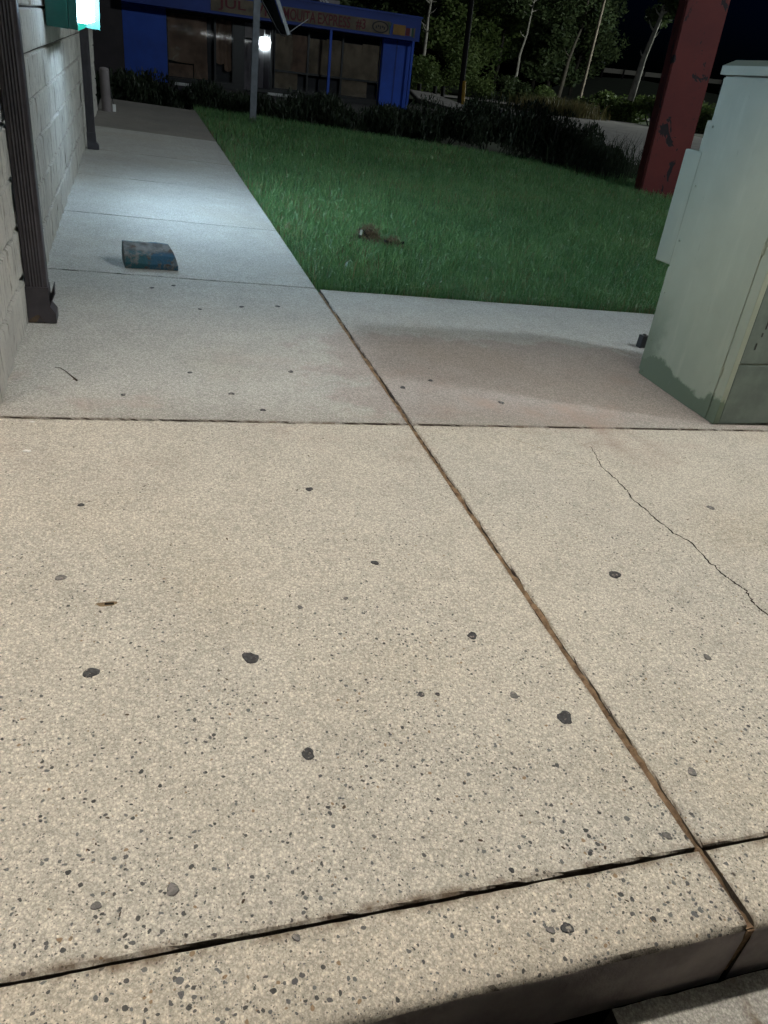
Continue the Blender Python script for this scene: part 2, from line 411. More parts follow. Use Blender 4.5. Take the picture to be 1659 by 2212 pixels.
slab_mesh('slab', XJ+.009, 6.3, .6790, 2.610, M['concrete'], pav, amp=.0008, inset=.0035, drop=.005, seed=12)
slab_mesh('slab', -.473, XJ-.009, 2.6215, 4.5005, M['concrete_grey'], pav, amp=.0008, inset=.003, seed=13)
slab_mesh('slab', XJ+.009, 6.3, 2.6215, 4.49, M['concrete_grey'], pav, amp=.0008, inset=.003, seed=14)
yj = [4.507, 6.01, 7.55, 9.1, 11.03]
for i in range(4):
    slab_mesh('slab', -.473, XJ-.009, yj[i]+.0035, yj[i+1]-.0040, M['concrete_grey'], pav, step=.04, amp=.0004, inset=.004, seed=20+i)
yj2 = [11.03, 12.6, 14.9]
for i in range(2):
    slab_mesh('slab', -.473, XJ-.009, yj2[i]+.003, yj2[i+1]-.003, M['concrete_brown'], pav, step=.06, amp=.0008, inset=.004, seed=30+i)
# fibre filler strip in the long joint
m = MB(); r = random.Random(5); yy = [.517+.0125*i for i in range(int((4.49-.517)/.0125))]
w = 0; tops = []
for y in yy:
    w = .8*w+r.gauss(0, .0022); tops.append((-.0075+max(-.012, min(.0075, w))))
for sx, o_ in ((-1, .0075), (1, .0075)): pass
vl = [(XJ-.0098, y, t) for y, t in zip(yy, tops)]; vm = [(XJ+r.gauss(0, .001), y, t+.0025) for y, t in zip(yy, tops)]; vr = [(XJ+.0098, y, t-.001) for y, t in zip(yy, tops)]
n = len(yy); m.v = vl+vm+vr
m.f = [(i, n+i, n+i+1, i+1) for i in range(n-1)]+[(n+i, 2*n+i, 2*n+i+1, n+i+1) for i in range(n-1)]
m.build('joint_filler', M['filler'], pav, fix=False)

MB().box((XJ-.0075, .5135, -.15), (XJ+.0075, .5165, -.012)).build('joint_filler', M['filler'], pav)
# ---- kerb: two lengths with a chipped front arris
kerb = structure('kerb')
def kerb_piece(x0, x1, seed):
    r = random.Random(seed); n = int((x1-x0)/.012); prof = []; w1 = w2 = w3 = 0
    rings = []
    for i in range(n+1):
        x = x0+(x1-x0)*i/n
        w1 = .75*w1+r.gauss(0, .0009); w2 = .85*w2+r.gauss(0, .0012); w3 = .7*w3+r.gauss(0, .0011)
        chip = max(0, r.gauss(-.006, .0045)) if r.random() < .4 else 0
        rings.append([(x, .6725+w3*.4, -.13), (x, .6725+w3*.4, -.005), (x, .669+w3*.4, 0),
                      (x, .534+w1+chip, 0), (x, .5225+w1*.8+chip*.5, -.0035-chip*.3), (x, .5160+w2*.35, -.013-abs(w2)*.8), (x, .512+w2*.2, -.04), (x, .507, -.17)])
    m = MB(); k_ = 8
    for q in rings: m.v += q
    for i in range(n):
        for j in range(k_-1): m.f.append((i*k_+j, i*k_+j+1, (i+1)*k_+j+1, (i+1)*k_+j))
    m.f += [tuple(range(k_)), tuple(n*k_+j for j in range(k_))]
    o = m.build('kerb_stone', M['concrete_kerb'], kerb); o.data.materials.append(M['kerb_face_shaded'])
    for i_, p in enumerate(o.data.polygons):
        if i_ < n*(k_-1) and i_ % (k_-1) >= 5: p.material_index = 1
        if i_ < n*(k_-1) and 2 <= i_ % (k_-1): p.use_smooth = True
    return o
kerb_piece(-2.6, XJ-.0085, 41); kerb_piece(XJ+.0085, 6.3, 42)
gut = structure('gutter')
gp = rough_poly([(.80, .500), (.795, -.30), (6.3, -.30), (6.3, .500)], .02, .0018, 51)
gp2 = rough_poly([(-2.6, -.30), (.30, -.30), (.30, .500), (-2.6, .500)], .05, .003, 52)
MB().prism(gp, -.27, -.152).build('gutter_slab', M['concrete_grey'], gut)
MB().prism(gp2, -.27, -.152).build('gutter_slab', M['concrete_grey'], gut)
MB().box((.2, -.31, -.50), (.9, .60, -.38)).build('drain_floor', M['joint_dirt'], gut)
# ---- crack in the right front slab, gum, slot
m = MB(); cp = [G(p) for p in [(1275,965),(1288,985),(1300,1010),(1328,1033),(1355,1060),(1362,1074),(1390,1098),(1420,1125),(1455,1152),(1490,1170),(1530,1212),(1560,1240),(1585,1258),(1610,1275),(1622,1296),(1635,1310),(1659,1332),(1700,1350)]]
cp += []
r = random.Random(9); P2 = []
for i in range(len(cp)-1):
    for j in range(8):
        t = j/8; q = cp[i]*(1-t)+cp[i+1]*t; P2.append((q[0]+r.gauss(0, .0022), q[1]+r.gauss(0, .0016)))
n = len(P2)
for i, (x, y) in enumerate(P2):
    wd_ = .0012+.0022*abs(math.sin(i*.37))*smooth(0, 40, i)+r.random()*.0008
    m.v += [(x-wd_, y-wd_*.3, .0012), (x+wd_, y+wd_*.3, .0012)]
m.f = [(2*i, 2*i+1, 2*i+3, 2*i+2) for i in range(n-1)]
m.build('crack', M['joint_dirt'], pav, fix=False)
m = MB(); cp = [G(p) for p in [(1060,925),(1095,945),(1125,955),(1165,967),(1205,980),(1255,1000),(1298,1015)]]; P2 = []
for i in range(len(cp)-1):
    for j in range(8): t = j/8; q = cp[i]*(1-t)+cp[i+1]*t; P2.append((q[0]+r.gauss(0, .003), q[1]+r.gauss(0, .003)))
for (x, y) in P2: m.v += [(x, y-.0011, .0011), (x, y+.0011, .0011)]
m.f = [(2*i, 2*i+1, 2*i+3, 2*i+2) for i in range(len(P2)-1)]
m.build('crack', M['filler'], pav, fix=False)
GUM = [(197,1453,17,0),(541,1421,18,0),(131,1248,12,1),(1220,1550,17,0),(1020,1373,11,0),(665,1628,15,0),(373,1922,15,1),(208,1957,11,1),(1328,1241,12,0),
       (568,886,6,0),(628,803,6,0),(1110,1502,9,1),(810,1216,8,0),(668,1057,8,0),(500,851,6,0),(266,853,6,0),(1528,1420,8,1),(175,1091,7,0),(910,1500,7,0),
       (1495,1668,10,1),(600,662,5,0),(522,663,5,0),(432,668,4,0),(410,805,5,0),(930,822,5,0),(870,837,6,0),(1083,870,6,0),(328,622,5,0),(375,617,5,0),(1535,1097,7,1),
       (1440,1805,9,1),(1225,2005,13,0),(1190,2010,9,1),(640,2025,9,1),(945,1500,5,0),(648,1312,6,1),(1105,1880,6,0),(747,1293,5,1)]
for i, (x, y, rp, kd) in enumerate(GUM):
    rr = random.Random(100+i); c = G((x, y)); e = G((x+rp, y)); R_ = np.hypot(*(e-c)[:2]); n = 18; ph = rr.random()*6
    pl = []
    for k_ in range(n):
        a = 2*math.pi*k_/n; q = R_*(1+.14*math.sin(2*a+ph)+.08*math.sin(3*a+2*ph)+rr.gauss(0, .05)); pl.append((c[0]+q*math.cos(a), c[1]+q*math.sin(a)*rr.uniform(.9, 1.05)))
    mm = MB(); z1 = .0022
    mm.v = [(x_, y_, .0003) for x_, y_ in pl]+[(c[0]+(x_-c[0])*.86, c[1]+(y_-c[1])*.86, z1) for x_, y_ in pl]
    mm.f = [tuple(range(n, 2*n))]+[(k_, (k_+1) % n, n+(k_+1) % n, n+k_) for k_ in range(n)]
    mm.build('gum_spot', M['gum2' if kd else 'gum'], pav)
c = G((236, 1305)); MB().box((c[0]-.011, c[1]-.0035, .0002), (c[0]+.011, c[1]+.0045, .0015)).build('rusted_slot', M['joint_dirt'], pav)
rs_ = [(c[0]-.006+(.024+.004*math.sin(3*a))*math.cos(a), c[1]+(.011+.003*math.sin(2*a+1))*math.sin(a)) for a in np.linspace(0, 6.28, 22)[:-1]]
MB().add([(x, y, .0009) for x, y in rs_], [tuple(range(len(rs_)))]).build('rust_stain', simple('rust_stain', (.22, .155, .085), .9, var=.4, scale=90), pav, fix=False)

# ---- shop lot, pale road, kerb islands
def sheet(name, pts, mat, dz):
    return tag(MB().add([(x, y, gz(x, y)+dz) for x, y in pts], [tuple(range(len(pts)))]).build(name, mat, fix=False), kind='structure')
def gridsheet(name, x0, x1, y0, y1, mat, dz, nx_=10, ny_=12, skew=0.0):
    v = []; 
    for j in range(ny_+1):
        for i in range(nx_+1):
            y = y0+(y1-y0)*j/ny_; x = x0+(x1-x0)*i/nx_+skew*(y-y0); v.append((x, y, gz(x, y)+dz))
    f = [(j*(nx_+1)+i, j*(nx_+1)+i+1, (j+1)*(nx_+1)+i+1, (j+1)*(nx_+1)+i) for j in range(ny_) for i in range(nx_)]
    return tag(MB().add(v, f).build(name, mat, fix=False), kind='structure')
gridsheet('shop_lot', -14, 21, 22.5, 46, M['lot'], .03, 14, 16)
gridsheet('pale_road', 18, 62, 80, 104, M['pale_road'], .12, 10, 8, .5)
gridsheet('pale_driveway', 11.0, 23, 16.6, 62, M['pale_road'], .06, 8, 20, .36)

# ================================================================== THE STORE'S SIDE WALL
XW = -.47
wall = thing('block_wall', 'pale split-face concrete block wall along the left of the walkway', 'wall', (XW, 2.7, 0), (0, TILT[1]*.75, 0))
MB().box((-.20, 0, 0), (-.016, 10.25, 1.42)).build('mortar_core', M['mortar'], wall)
MB().box((-.20, 0, 1.42), (.0, 10.25, 3.6)).build('upper_wall', M['block'], wall)
MB().box((-8, 0, 0), (-.205, 10.2, 3.6)).build('store_body', M['greywall'], wall)
def block_mesh(seed, L=.392, Hh=.190):
    r = np.random.default_rng(seed); a, b = 8, 5; v = []; f = []
    ph = r.uniform(0, 6, 6)
    base = r.uniform(.0, .004)
    for j in range(b+1):
        for i in range(a+1):
            u, w = i/a, j/b
            d = .006+base+.0025*math.sin(7*u+ph[0])+.0025*math.sin(14*u+2*w+ph[1])+.0015*math.sin(4*w+ph[2])+r.normal(0, .0016)
            if i in (0, a) or j in (0, b): d = -.004+r.normal(0, .0012)
            yy_ = u*L; zz = w*Hh
            if i in (1, a-1): yy_ += (-1 if i == 1 else 1)*(L/a*.84)
            if j in (1, b-1): zz += (-1 if j == 1 else 1)*(Hh/b*.80)
            v.append((d, yy_, zz))
    for j in range(b):
        for i in range(a):
            k_ = j*(a+1)+i; f.append((k_, k_+1, k_+a+2, k_+a+1))
    m = MB(); m.v = v; m.f = f
    # side skirt back into the joint
    bd = [i for i in range(a+1)]+[j*(a+1)+a for j in range(1, b+1)]+[b*(a+1)+i for i in range(a-1, -1, -1)]+[j*(a+1) for j in range(b-1, 0, -1)]
    n0 = len(v); m.v += [(-.03, v[i][1], v[i][2]) for i in bd]; n = len(bd)
    m.f += [(bd[i], n0+i, n0+(i+1) % n, bd[(i+1) % n]) for i in range(n)]
    me = m.mesh('block', False); me.materials.append(M['block']); return me
BL = [block_mesh(s) for s in range(10)]
HB = [block_mesh(s+50, L=.192) for s in range(3)]
r = random.Random(3)
for c in range(7):
    y = 0.0; z = .004+.2*c-(.012 if c == 0 else 0)
    if c % 2:
        o = link(bpy.data.objects.new('block', r.choice(HB)), wall); o.location = (0, .003, z); y = .2
    while y < 10.2:
        last = y+.4 > 10.3
        o = link(bpy.data.objects.new('block', r.choice(HB if last else BL)), wall); o.location = (r.uniform(-.002, .0025), y+.003, z); y += .2 if last else .4

# ---- canopy outside the picture: fascia shaped to cut off tube lights (the store front light)
can = thing('unseen_canopy', 'unseen flat canopy on four posts above the pavement in front of the store', 'canopy', (0, 0, -.165))
MB().box((-8, -4, 3.19), (11.5, 1.95, 3.30)).build('roof_deck', M['white'], can)
MB().box((-8, 1.90, 2.76), (11.5, 1.96, 3.188)).build('fascia', M['white'], can)
for (x, y) in ((-5, 1.2), (-5, -3.5), (10.8, 1.2), (10.8, -3.5)):
    MB().tube([(x, y, 0), (x, y, 3.19)], .07, 10).build('post', M['galv'], can)
for i in range(10):
    x = -4.2+1.5*i
    t = thing('tube_light', 'tube light under the canopy, %s from its left end' % ['first','second','third','fourth','fifth','sixth','seventh','eighth','ninth','tenth'][i], 'light', (x, 1.60, 3.025), group='canopy tube lights')
    MB().box((-.66, -.07, -.045), (.66, .07, 0)).build('housing', M['white'], t)
    MB().box((-.62, -.05, -.072), (.62, .05, -.0455)).build('tube_cover', M['batten_strong' if i in (1, 2) else 'batten'], t)
for i in range(5):  # bars added only to be mirrored as dashes in the shop window
    x = 5.3+.98*i
    t = thing('added_light_bar', 'added slim white light bar on the canopy fascia, %s from the left' % ['first','second','third','fourth','fifth'][i], 'light', (x, 1.96, 2.45), group='added fascia light bars')
    MB().box((0, .001, .37), (.80, .03, .43)).build('bar', M['lampglow'], t)
# ---- lot lamp outside the picture on the right
PL = Vector((2.61, 3.0, 1.5))+Vector((1.7, -.51, 1.7))*6.0
lp = thing('lot_lamp', 'tall lamp post of the parking lot right of the cabinet', 'lamp post', (PL.x, PL.y, -.165))
MB().tube([(0, 0, 0), (0, 0, PL.z+.25)], [.11, .07], 12).build('pole', M['galv'], lp)
MB().box((-.75, -.16, PL.z+.20), (.1, .16, PL.z+.36), .02).build('lamp_head', M['galv'], lp)
M['globe'] = emis('lot_lamp_globe', (.84, .96, 1.0), POLE_W/(4*math.pi**2*.16))
bm = bmesh.new(); bmesh.ops.create_icosphere(bm, subdivisions=3, radius=.40); me = bpy.data.meshes.new('globe'); bm.to_mesh(me); bm.free(); me.materials.append(M['globe'])
go = link(bpy.data.objects.new('globe', me), lp); go.location = (-.45, 0, PL.z-.22)
GLOBE = Vector((PL.x-.45, PL.y, PL.z-.385))

# ---- street lamp added to light the far trees, hidden behind the cabinet
SX, SY = 62.0, 66.0
sl = thing('added_street_lamp', 'added tall street lamp by the far road behind the green cabinet', 'lamp post', (SX, SY, fz(SX, SY)-.1))
MB().tube([(0, 0, 0), (0, 0, 9.2)], [.12, .07], 10).build('pole', M['galv'], sl)
M['added_globe'] = emis('added_lamp_globe', (.92, 1.0, .90), 19000.0/(4*math.pi**2*.16))
go = link(bpy.data.objects.new('globe', me.copy()), sl); go.data.materials.clear(); go.data.materials.append(M['added_globe']); go.location = (0, 0, 9.65)

# ================================================================== THINGS ON THE WALL
def downpipe(x0, x1, y0, yd, top, boot, label, flap):
    t = thing('downpipe', label, 'downpipe', ((x0+x1)/2, y0, 0.0), (TILT[0]*0, TILT[1]*.75, 0))
    hw = (x1-x0)/2
    # corrugated rectangular pipe: profile with three flutes on each broad side
    prof = []
    nf = 7
    for i in range(nf*2+1): prof.append((-hw+2*hw*i/(nf*2), -.0035 if i % 2 and 1 < i < nf*2-1 else 0.0))
    prof += [(hw+.003, .004), (hw+.003, yd-.004)]
    for i in range(nf*2, -1, -1): prof.append((-hw+2*hw*i/(nf*2), yd+(.0035 if i % 2 else 0)))
    prof += [(-hw-.003, yd-.004), (-hw-.003, .004)]
    MB().prism(prof, .10, top).build('pipe', M['pipe_brown'], t)
    # boot at the foot
    m = MB(); e = .006
    rings = [(-hw-e, hw+e, -.008, yd+.008, .16), (-hw-e, hw+e, -.010, yd+.010, .075), (-hw-e, hw+boot, -.014, yd+.012, .045), (-hw-e, hw+boot, -.018, yd+.014, .004)]
    for (a, b, c_, d_, z) in rings: m.v += [(a, c_, z), (b, c_, z), (b, d_, z), (a, d_, z)]
    for i in range(len(rings)-1):
        for k_ in range(4): m.f.append((i*4+k_, i*4+(k_+1) % 4, (i+1)*4+(k_+1) % 4, (i+1)*4+k_))
    m.f += [(0, 1, 2, 3), tuple(len(m.v)-4+i for i in range(4))]
    m.build('boot', M['pipe_brown'], t)
    if flap:
        MB().add([(hw+.003, -.004, .075), (hw+.030, -.004, .135), (hw+.026, yd+.004, .165), (hw+.003, yd, .10),
                  (hw+.005, -.001, .073), (hw+.033, -.001, .134), (hw+.029, yd+.001, .163), (hw+.006, yd-.003, .098)],
                 [(0, 1, 2, 3), (4, 5, 6, 7), (0, 1, 5, 4), (1, 2, 6, 5), (2, 3, 7, 6), (3, 0, 4, 7)]).build('bent_flap', M['pipe_brown'], t)
    for z in (1.42, 2.6):
        MB().box((XW-(x0+x1)/2-.02, -.006, z), (hw+.007, yd+.006, z+.025)).build('strap', M['pipe_brown'], t)
    return t
downpipe(-.452, -.368, 3.62, .075, 3.3, .028, 'dark brown ribbed downpipe nearest the camera with a bent boot', True)
downpipe(-.428, -.352, 9.02, .075, 3.3, .03, 'dark brown downpipe farther along the wall below the glowing light', False)
# leaves caught behind the near boot
t = thing('leaf_scrap', 'brown dead leaf caught between wall and near downpipe boot', 'leaf', (-.455, 3.60, .004))
MB().add([(0, 0, 0), (.03, -.008, .004), (.05, .0, .03), (.022, .012, .042), (.0, .008, .02)], [(0, 1, 2, 3, 4)]).build('blade', M['deadleaf'], t, fix=False)
MB().tube([(.045, .0, .028), (.062, -.006, .010), (.066, -.008, .002)], .0018, 5).build('stalk', M['twig'], t)

WL = thing('wall_light', 'teal wall light box with a glowing white lens above the walkway', 'wall light', (XW, 5.80, 1.11))
MB().box((-.012, 0, 0), (.115, 1.15, .46), .006).build('back_housing', M['teal'], WL)
MB().box((.117, .004, .002), (.168, 1.146, .458), .005).build('front_housing', M['teal'], WL)
MB().box((.170, .006, .045), (.225, 1.144, .452), .004).build('lens', M['lens'], WL)
m = MB(); m.add([(.170, .004, .0), (.205, .004, .018), (.225, .004, .042), (.170, .004, .042), (.170, .030, .0), (.205, .030, .018), (.225, .030, .042), (.170, .030, .042)],
                [(0, 1, 2, 3), (4, 5, 6, 7), (0, 1, 5, 4), (1, 2, 6, 5), (2, 3, 7, 6), (3, 0, 4, 7)])
m.build('lens_foot', M['lens_rim'], WL)
MB().box((.118, 1.150, .0), (.262, 1.162, .458)).build('light_cutoff_plate', M['teal'], WL)  # plate added to cut the lens light off down the far walkway
MB().box((.10, -.01, .461), (.235, 1.16, .475)).build('hood', M['teal'], WL)

# ---- bollard pipe, cable and white box at the far end of the walkway
bl = thing('bollard', 'pale capped pipe standing against the far end of the wall', 'bollard', (-.335, 12.9, -.003), (0, TILT[1], 0))
MB().tube([(0, 0, 0), (0, 0, .50)], .066, 20).build('pipe', M['bollard'], bl, sm=False)
MB().tube([(0, 0, .50), (0, 0, .525), (0, 0, .548), (0, 0, .556)], [.069, .069, .050, .015], 20).build('cap', M['bollard'], bl)
bx = thing('junction_box', 'small white box with black cable beside the pale pipe', 'box', (-.232, 12.95, 0), (0, 0, 0))
MB().box((-.022, -.02, 0), (.022, .02, .095), .004).build('case', M['white'], bx)
MB().tube([(-.012, 0, .09), (-.022, .0, .16), (-.045, .01, .24), (-.052, .02, .31)], .006, 6).build('cable', M['black'], bx)

# ================================================================== CABINET ON THE RIGHT
cb = thing('utility_cabinet', 'tall pale green metal utility cabinet at the right edge', 'utility cabinet', (2.615, 2.67, 0.012), (-.035, -.032, 0))
MB().box((.006, .012, -.012), (1.05, .648, 1.425)).build('body', M['cabinet'], cb)
MB().box((0, 0, -.005), (.03, .058, 1.42), .004).build('corner_post', M['cabinet'], cb)
MB().box((0, .065, -.005), (.0055, .652, 1.42), .002).build('side_door', M['cabinet'], cb)
MB().box((.034, .004, .292), (1.05, .0115, 1.42), .003).build('front_door', M['cabinet_shaded'], cb)
MB().box((.034, .004, -.008), (1.05, .0115, .284), .003).build('kick_panel', M['cabinet_shaded'], cb)
m = MB(); a = .016
m.add([(-a, -a, 1.43), (1.06, -a, 1.43), (1.06, .665, 1.43), (-a, .665, 1.43), (-a, -a, 1.465), (1.06, -a, 1.465), (1.06, .665, 1.465), (-a, .665, 1.465), (.02, .02, 1.49), (1.03, .02, 1.49), (1.03, .63, 1.49), (.02, .63, 1.49)],
      [(3, 2, 1, 0), (0, 1, 5, 4), (1, 2, 6, 5), (2, 3, 7, 6), (3, 0, 4, 7), (4, 5, 9, 8), (5, 6, 10, 9), (6, 7, 11, 10), (7, 4, 8, 11), (8, 9, 10, 11)]); m.build('cap', M['cabinet'], cb)
MB().box((.004, .654, 1.10), (.05, .688, 1.245), .003).build('rear_flange', M['cabinet'], cb)
MB().box((.002, .654, .585), (.36, .79, 1.115), .010).build('rear_box', M['cabinet'], cb)
MB().box((.008, .654, .03), (.03, .672, .575), .002).build('rear_flange', M['cabinet'], cb)
for (y, z) in ((.628, .03), (.628, .20), (.632, .455), (.634, .71), (.632, .965), (.632, 1.22), (.09, 1.0)):
    MB().tube([(.002, y, z), (-.003, y, z), (-.0045, y, z)], [.0065, .006, .002], 8).build('rivet', M['cabinet'], cb)
for (x, z, l_) in ((.085, .36, .030), (.098, .42, .018), (.105, .455, .050), (.122, .51, .06)):
    MB().box((x, .0015, z), (x+.006, .0035, z+l_)).build('paint_scuff', M['black'], cb)
for z in (.235, .785, 1.28):
    MB().box((-.006, .052, z-.022), (.0, .072, z+.022), .002).tube([(-.005, .0615, z-.03), (-.005, .0615, z+.03)], .004, 6).build('hinge', M['cabinet'], cb)
p = G((1381, 750)); db = thing('conduit_stub', 'small dark block on the pavement behind the green cabinet', 'block', (p[0]-.01, p[1]-.02, 0), (0, 0, .15))
MB().box((0, 0, 0), (.05, .04, .075), .004).build('case', M['black'], db)
MB().tube([(.025, .02, .075), (.025, .02, .082)], .010, 8).build('lid', M['black'], db)

# ================================================================== CONCRETE CHUNK
ck = thing('concrete_chunk', 'broken concrete chunk with chipped blue paint lying on the walkway', 'concrete chunk', (-.052, 4.628, .001), (0, 0, .085))
m = MB(); bm = bmesh.new()
# bevelled block with its right end sheared off: profile (y,z) swept along x
prof = [(0, 0), (-.004, .030), (.026, .072), (.062, .090), (.140, .118), (.176, .112), (.186, .05), (.186, 0)]
xe = [(.302, .300, .288, .280, .262, .254, .25, .25)]
rr = random.Random(4); rows = []
for i in range(9):
    u = i/8; rows.append([(xe[0][k_]*u+rr.gauss(0, .0014), y+rr.gauss(0, .0014)+(0.002 if i == 0 else 0), max(0, z+(rr.gauss(0, .0016) if z > 0 else 0))) for k_, (y, z) in enumerate(prof)])
for q in rows: m.v += q
for i in range(8):
    for k_ in range(8): m.f.append((i*8+k_, i*8+(k_+1) % 8, (i+1)*8+(k_+1) % 8, (i+1)*8+k_))
m.f += [tuple(range(8)), tuple(64+k_ for k_ in range(8))]
o = m.build('block', M['chunk'], ck); bv = o.modifiers.new('b', 'BEVEL'); bv.width = .004; bv.segments = 2; bv.limit_method = 'ANGLE'; bv.angle_limit = .5
MB().tube([(.236, .14, .078), (.262, .145, .080)], .006, 8).tube([(.262, .145, .080), (.270, .146, .080)], .009, 8).build('steel_stub', M['black'], ck)

# ================================================================== SMALL LITTER
def scrap(name, px, size, label, mat, cat, seed):
    c = G(px); rr = random.Random(seed); n = 9
    t = thing(name, label, cat, (c[0], c[1], .0006)); mm = MB()
    mm.v = [(size*math.cos(a)*rr.uniform(.7, 1.15), size*.55*math.sin(a)*rr.uniform(.7, 1.15), 0) for a in np.linspace(0, 6.283, n+1)[:-1]]
    mm.v += [(x*.9, y*.9, .0022+rr.random()*.002) for x, y, _ in mm.v]
    mm.f = [tuple(range(n, 2*n)), tuple(range(n))[::-1]]+[(i, (i+1) % n, n+(i+1) % n, n+i) for i in range(n)]
    mm.build('flake', mat, t); return t
scrap('paper_scrap', (59, 975), .014, 'largest white paper scrap at the left edge of the pavement', M['paper'], 'paper scrap', 1)
scrap('paper_scrap', (69, 912), .008, 'small white paper scrap just in front of the cross joint at left', M['paper'], 'paper scrap', 2)
scrap('paper_scrap', (239, 958), .006, 'tiny white scrap right of the largest white paper scrap', M['paper'], 'paper scrap', 3)
tw = thing('twig', 'thin curved twig lying on the walkway in front of the near downpipe', 'twig', G((118, 795)))
a = G((118, 795)); pts = [G(q)-a+np.array([0, 0, .003]) for q in [(118, 795), (130, 796), (142, 803), (153, 812), (160, 818), (166, 823)]]
MB().tube(pts, [.0008, .0012, .0014, .0018, .0035, .0045], 6).build('stem', M['twig'], tw)
# unsorted crumbs of leaf and grit
lv, lf = [], []; rr = np.random.default_rng(21)
for i in range(150):
    px = (rr.uniform(0, 1659), rr.uniform(600, 1250)) if i < 110 else (rr.uniform(0, 1659), rr.uniform(1250, 2000))
    c = G(px)
    if c[1] > 4.45 or c[0] < -.44: continue
    s = rr.uniform(.0022, .0060); a = rr.uniform(0, 6.28); e = rr.uniform(.25, .6)
    for t_ in np.linspace(0, 6.283, 7)[:-1]:
        x, y = s*math.cos(t_), s*e*math.sin(t_); lv.append((c[0]+x*math.cos(a)-y*math.sin(a), c[1]+x*math.sin(a)+y*math.cos(a), .0012+rr.uniform(0, .0015)))
    lf.append(tuple(range(len(lv)-6, len(lv))))
cr = MB(); cr.v = lv; cr.f = lf
tag(cr.build('leaf_crumbs', M['deadleaf'], fix=False), 'scattered crumbs of dead leaf and grit on the pavement', 'leaf litter', kind='stuff')

# ================================================================== GRASS
def blades(n, xf, yf, hmin, hmax, wmin, wmax, lean, edge=0.0):
    X = xf(n); Y = yf(n); 
    return X, Y
def make_blades(X, Y, Z, hh, ww, lean, az, curl, facing):
    n = len(X); dx = np.cos(az)*lean; dy = np.sin(az)*lean
    wx = np.cos(facing)*ww; wy = np.sin(facing)*ww
    b = np.stack([X, Y, Z], 1); s = np.stack([wx, wy, np.zeros(n)], 1)
    mid = b+np.stack([dx*.35*hh, dy*.35*hh, .62*hh], 1); tip = b+np.stack([dx*hh*(1+curl), dy*hh*(1+curl), hh*(1-.35*lean)], 1)
    V = np.stack([b-s*.5, b+s*.5, mid-s*.45, mid+s*.45, tip], 1).reshape(-1, 3)
    i0 = np.arange(n)*5
    q = np.stack([i0, i0+1, i0+3, i0+2], 1); t = np.stack([i0+2, i0+3, i0+4], 1)
    flat = np.concatenate([q, t], 1).ravel(); sizes = np.tile([4, 3], n)
    return V, flat, sizes
rg = np.random.default_rng(77); PX, PY = [], []; PWD = []
for (y0, y1, dens, wsc) in ((4.50, 5.6, 8200, 1.0), (5.6, 7.5, 5200, 1.15), (7.5, 10.5, 2600, 1.45), (10.5, 15.6, 1000, 2.0)):
    xmax = 2.6+.68*y1; area = (y1-y0)*(xmax-1.07); n = int(area*dens)
    x = rg.uniform(1.056, xmax, n); y = rg.uniform(y0-.012, y1, n)
    k = (x < 2.0+.68*y) & (y > 4.488+.012*(x-1.07)) & (y < 15.6-.1*(x-1.1)**1.0)
    PX.append(x[k]); PY.append(y[k]); PWD.append(np.full(k.sum(), wsc))
X = np.concatenate(PX); Y = np.concatenate(PY); WS = np.concatenate(PWD); n = len(X)
def vnoise(x, y, s, seed):
    r_ = np.random.default_rng(seed); g_ = r_.random((64, 64)); u = x*s; v = y*s
    i = np.floor(u).astype(int); j = np.floor(v).astype(int); fu = u-i; fv = v-j; fu = fu*fu*(3-2*fu); fv = fv*fv*(3-2*fv)
    a = g_[i % 64, j % 64]; b = g_[(i+1) % 64, j % 64]; c = g_[i % 64, (j+1) % 64]; d = g_[(i+1) % 64, (j+1) % 64]
    return (a*(1-fu)+b*fu)*(1-fv)+(c*(1-fu)+d*fu)*fv
nz = vnoise(X, Y, 1.3, 1); nz2 = vnoise(X, Y, 5.0, 2); nz3 = vnoise(X, Y, 13.0, 3)
EDGE_ = rg.normal(0, .012, n); edge = np.exp(-np.minimum(X-1.07, (Y-4.5))/.12)
hh = (.036+.022*nz+.018*nz2+.020*nz3)*rg.uniform(.5, 1.25, n); hh *= (1-.12*edge)
corner = np.exp(-((X-1.5)**2/.35+(Y-5.0)**2/.8)); hh *= 1+.55*corner*rg.random(n)
tall = rg.random(n) < .022; hh[tall] *= rg.uniform(1.35, 2.1, tall.sum())
ww = rg.uniform(.0022, .0048, n)*WS*(1+.5*corner*rg.random(n))
lean = np.abs(rg.normal(.35, .30, n)); az = rg.uniform(0, 6.283, n)+.6*np.sin(3*nz*6); fac = rg.uniform(0, 3.1416, n)
Zb = np.where(Y > 13, -.04, -.036)
V, fl, sz = make_blades(X, Y, Zb, hh+.03, ww, lean, az, rg.uniform(0, .5, n), fac)
tint = np.clip((.15+.85*rg.random(n)**1.4)*(.15+.45*nz+.45*nz2+.45*nz3)+.5*(rg.random(n) < .04), 0, 1.0)
tint = np.where(rg.random(n) < .035+.20*edge*(nz2 > .45)+.10*(nz > .72)*(nz2 > .5), 1.3, tint)
tag(np_mesh('lawn_grass', V, fl, sz, M['grass'], tint=np.repeat(tint, 5)), 'green mown lawn beside the walkway', 'grass', kind='stuff')

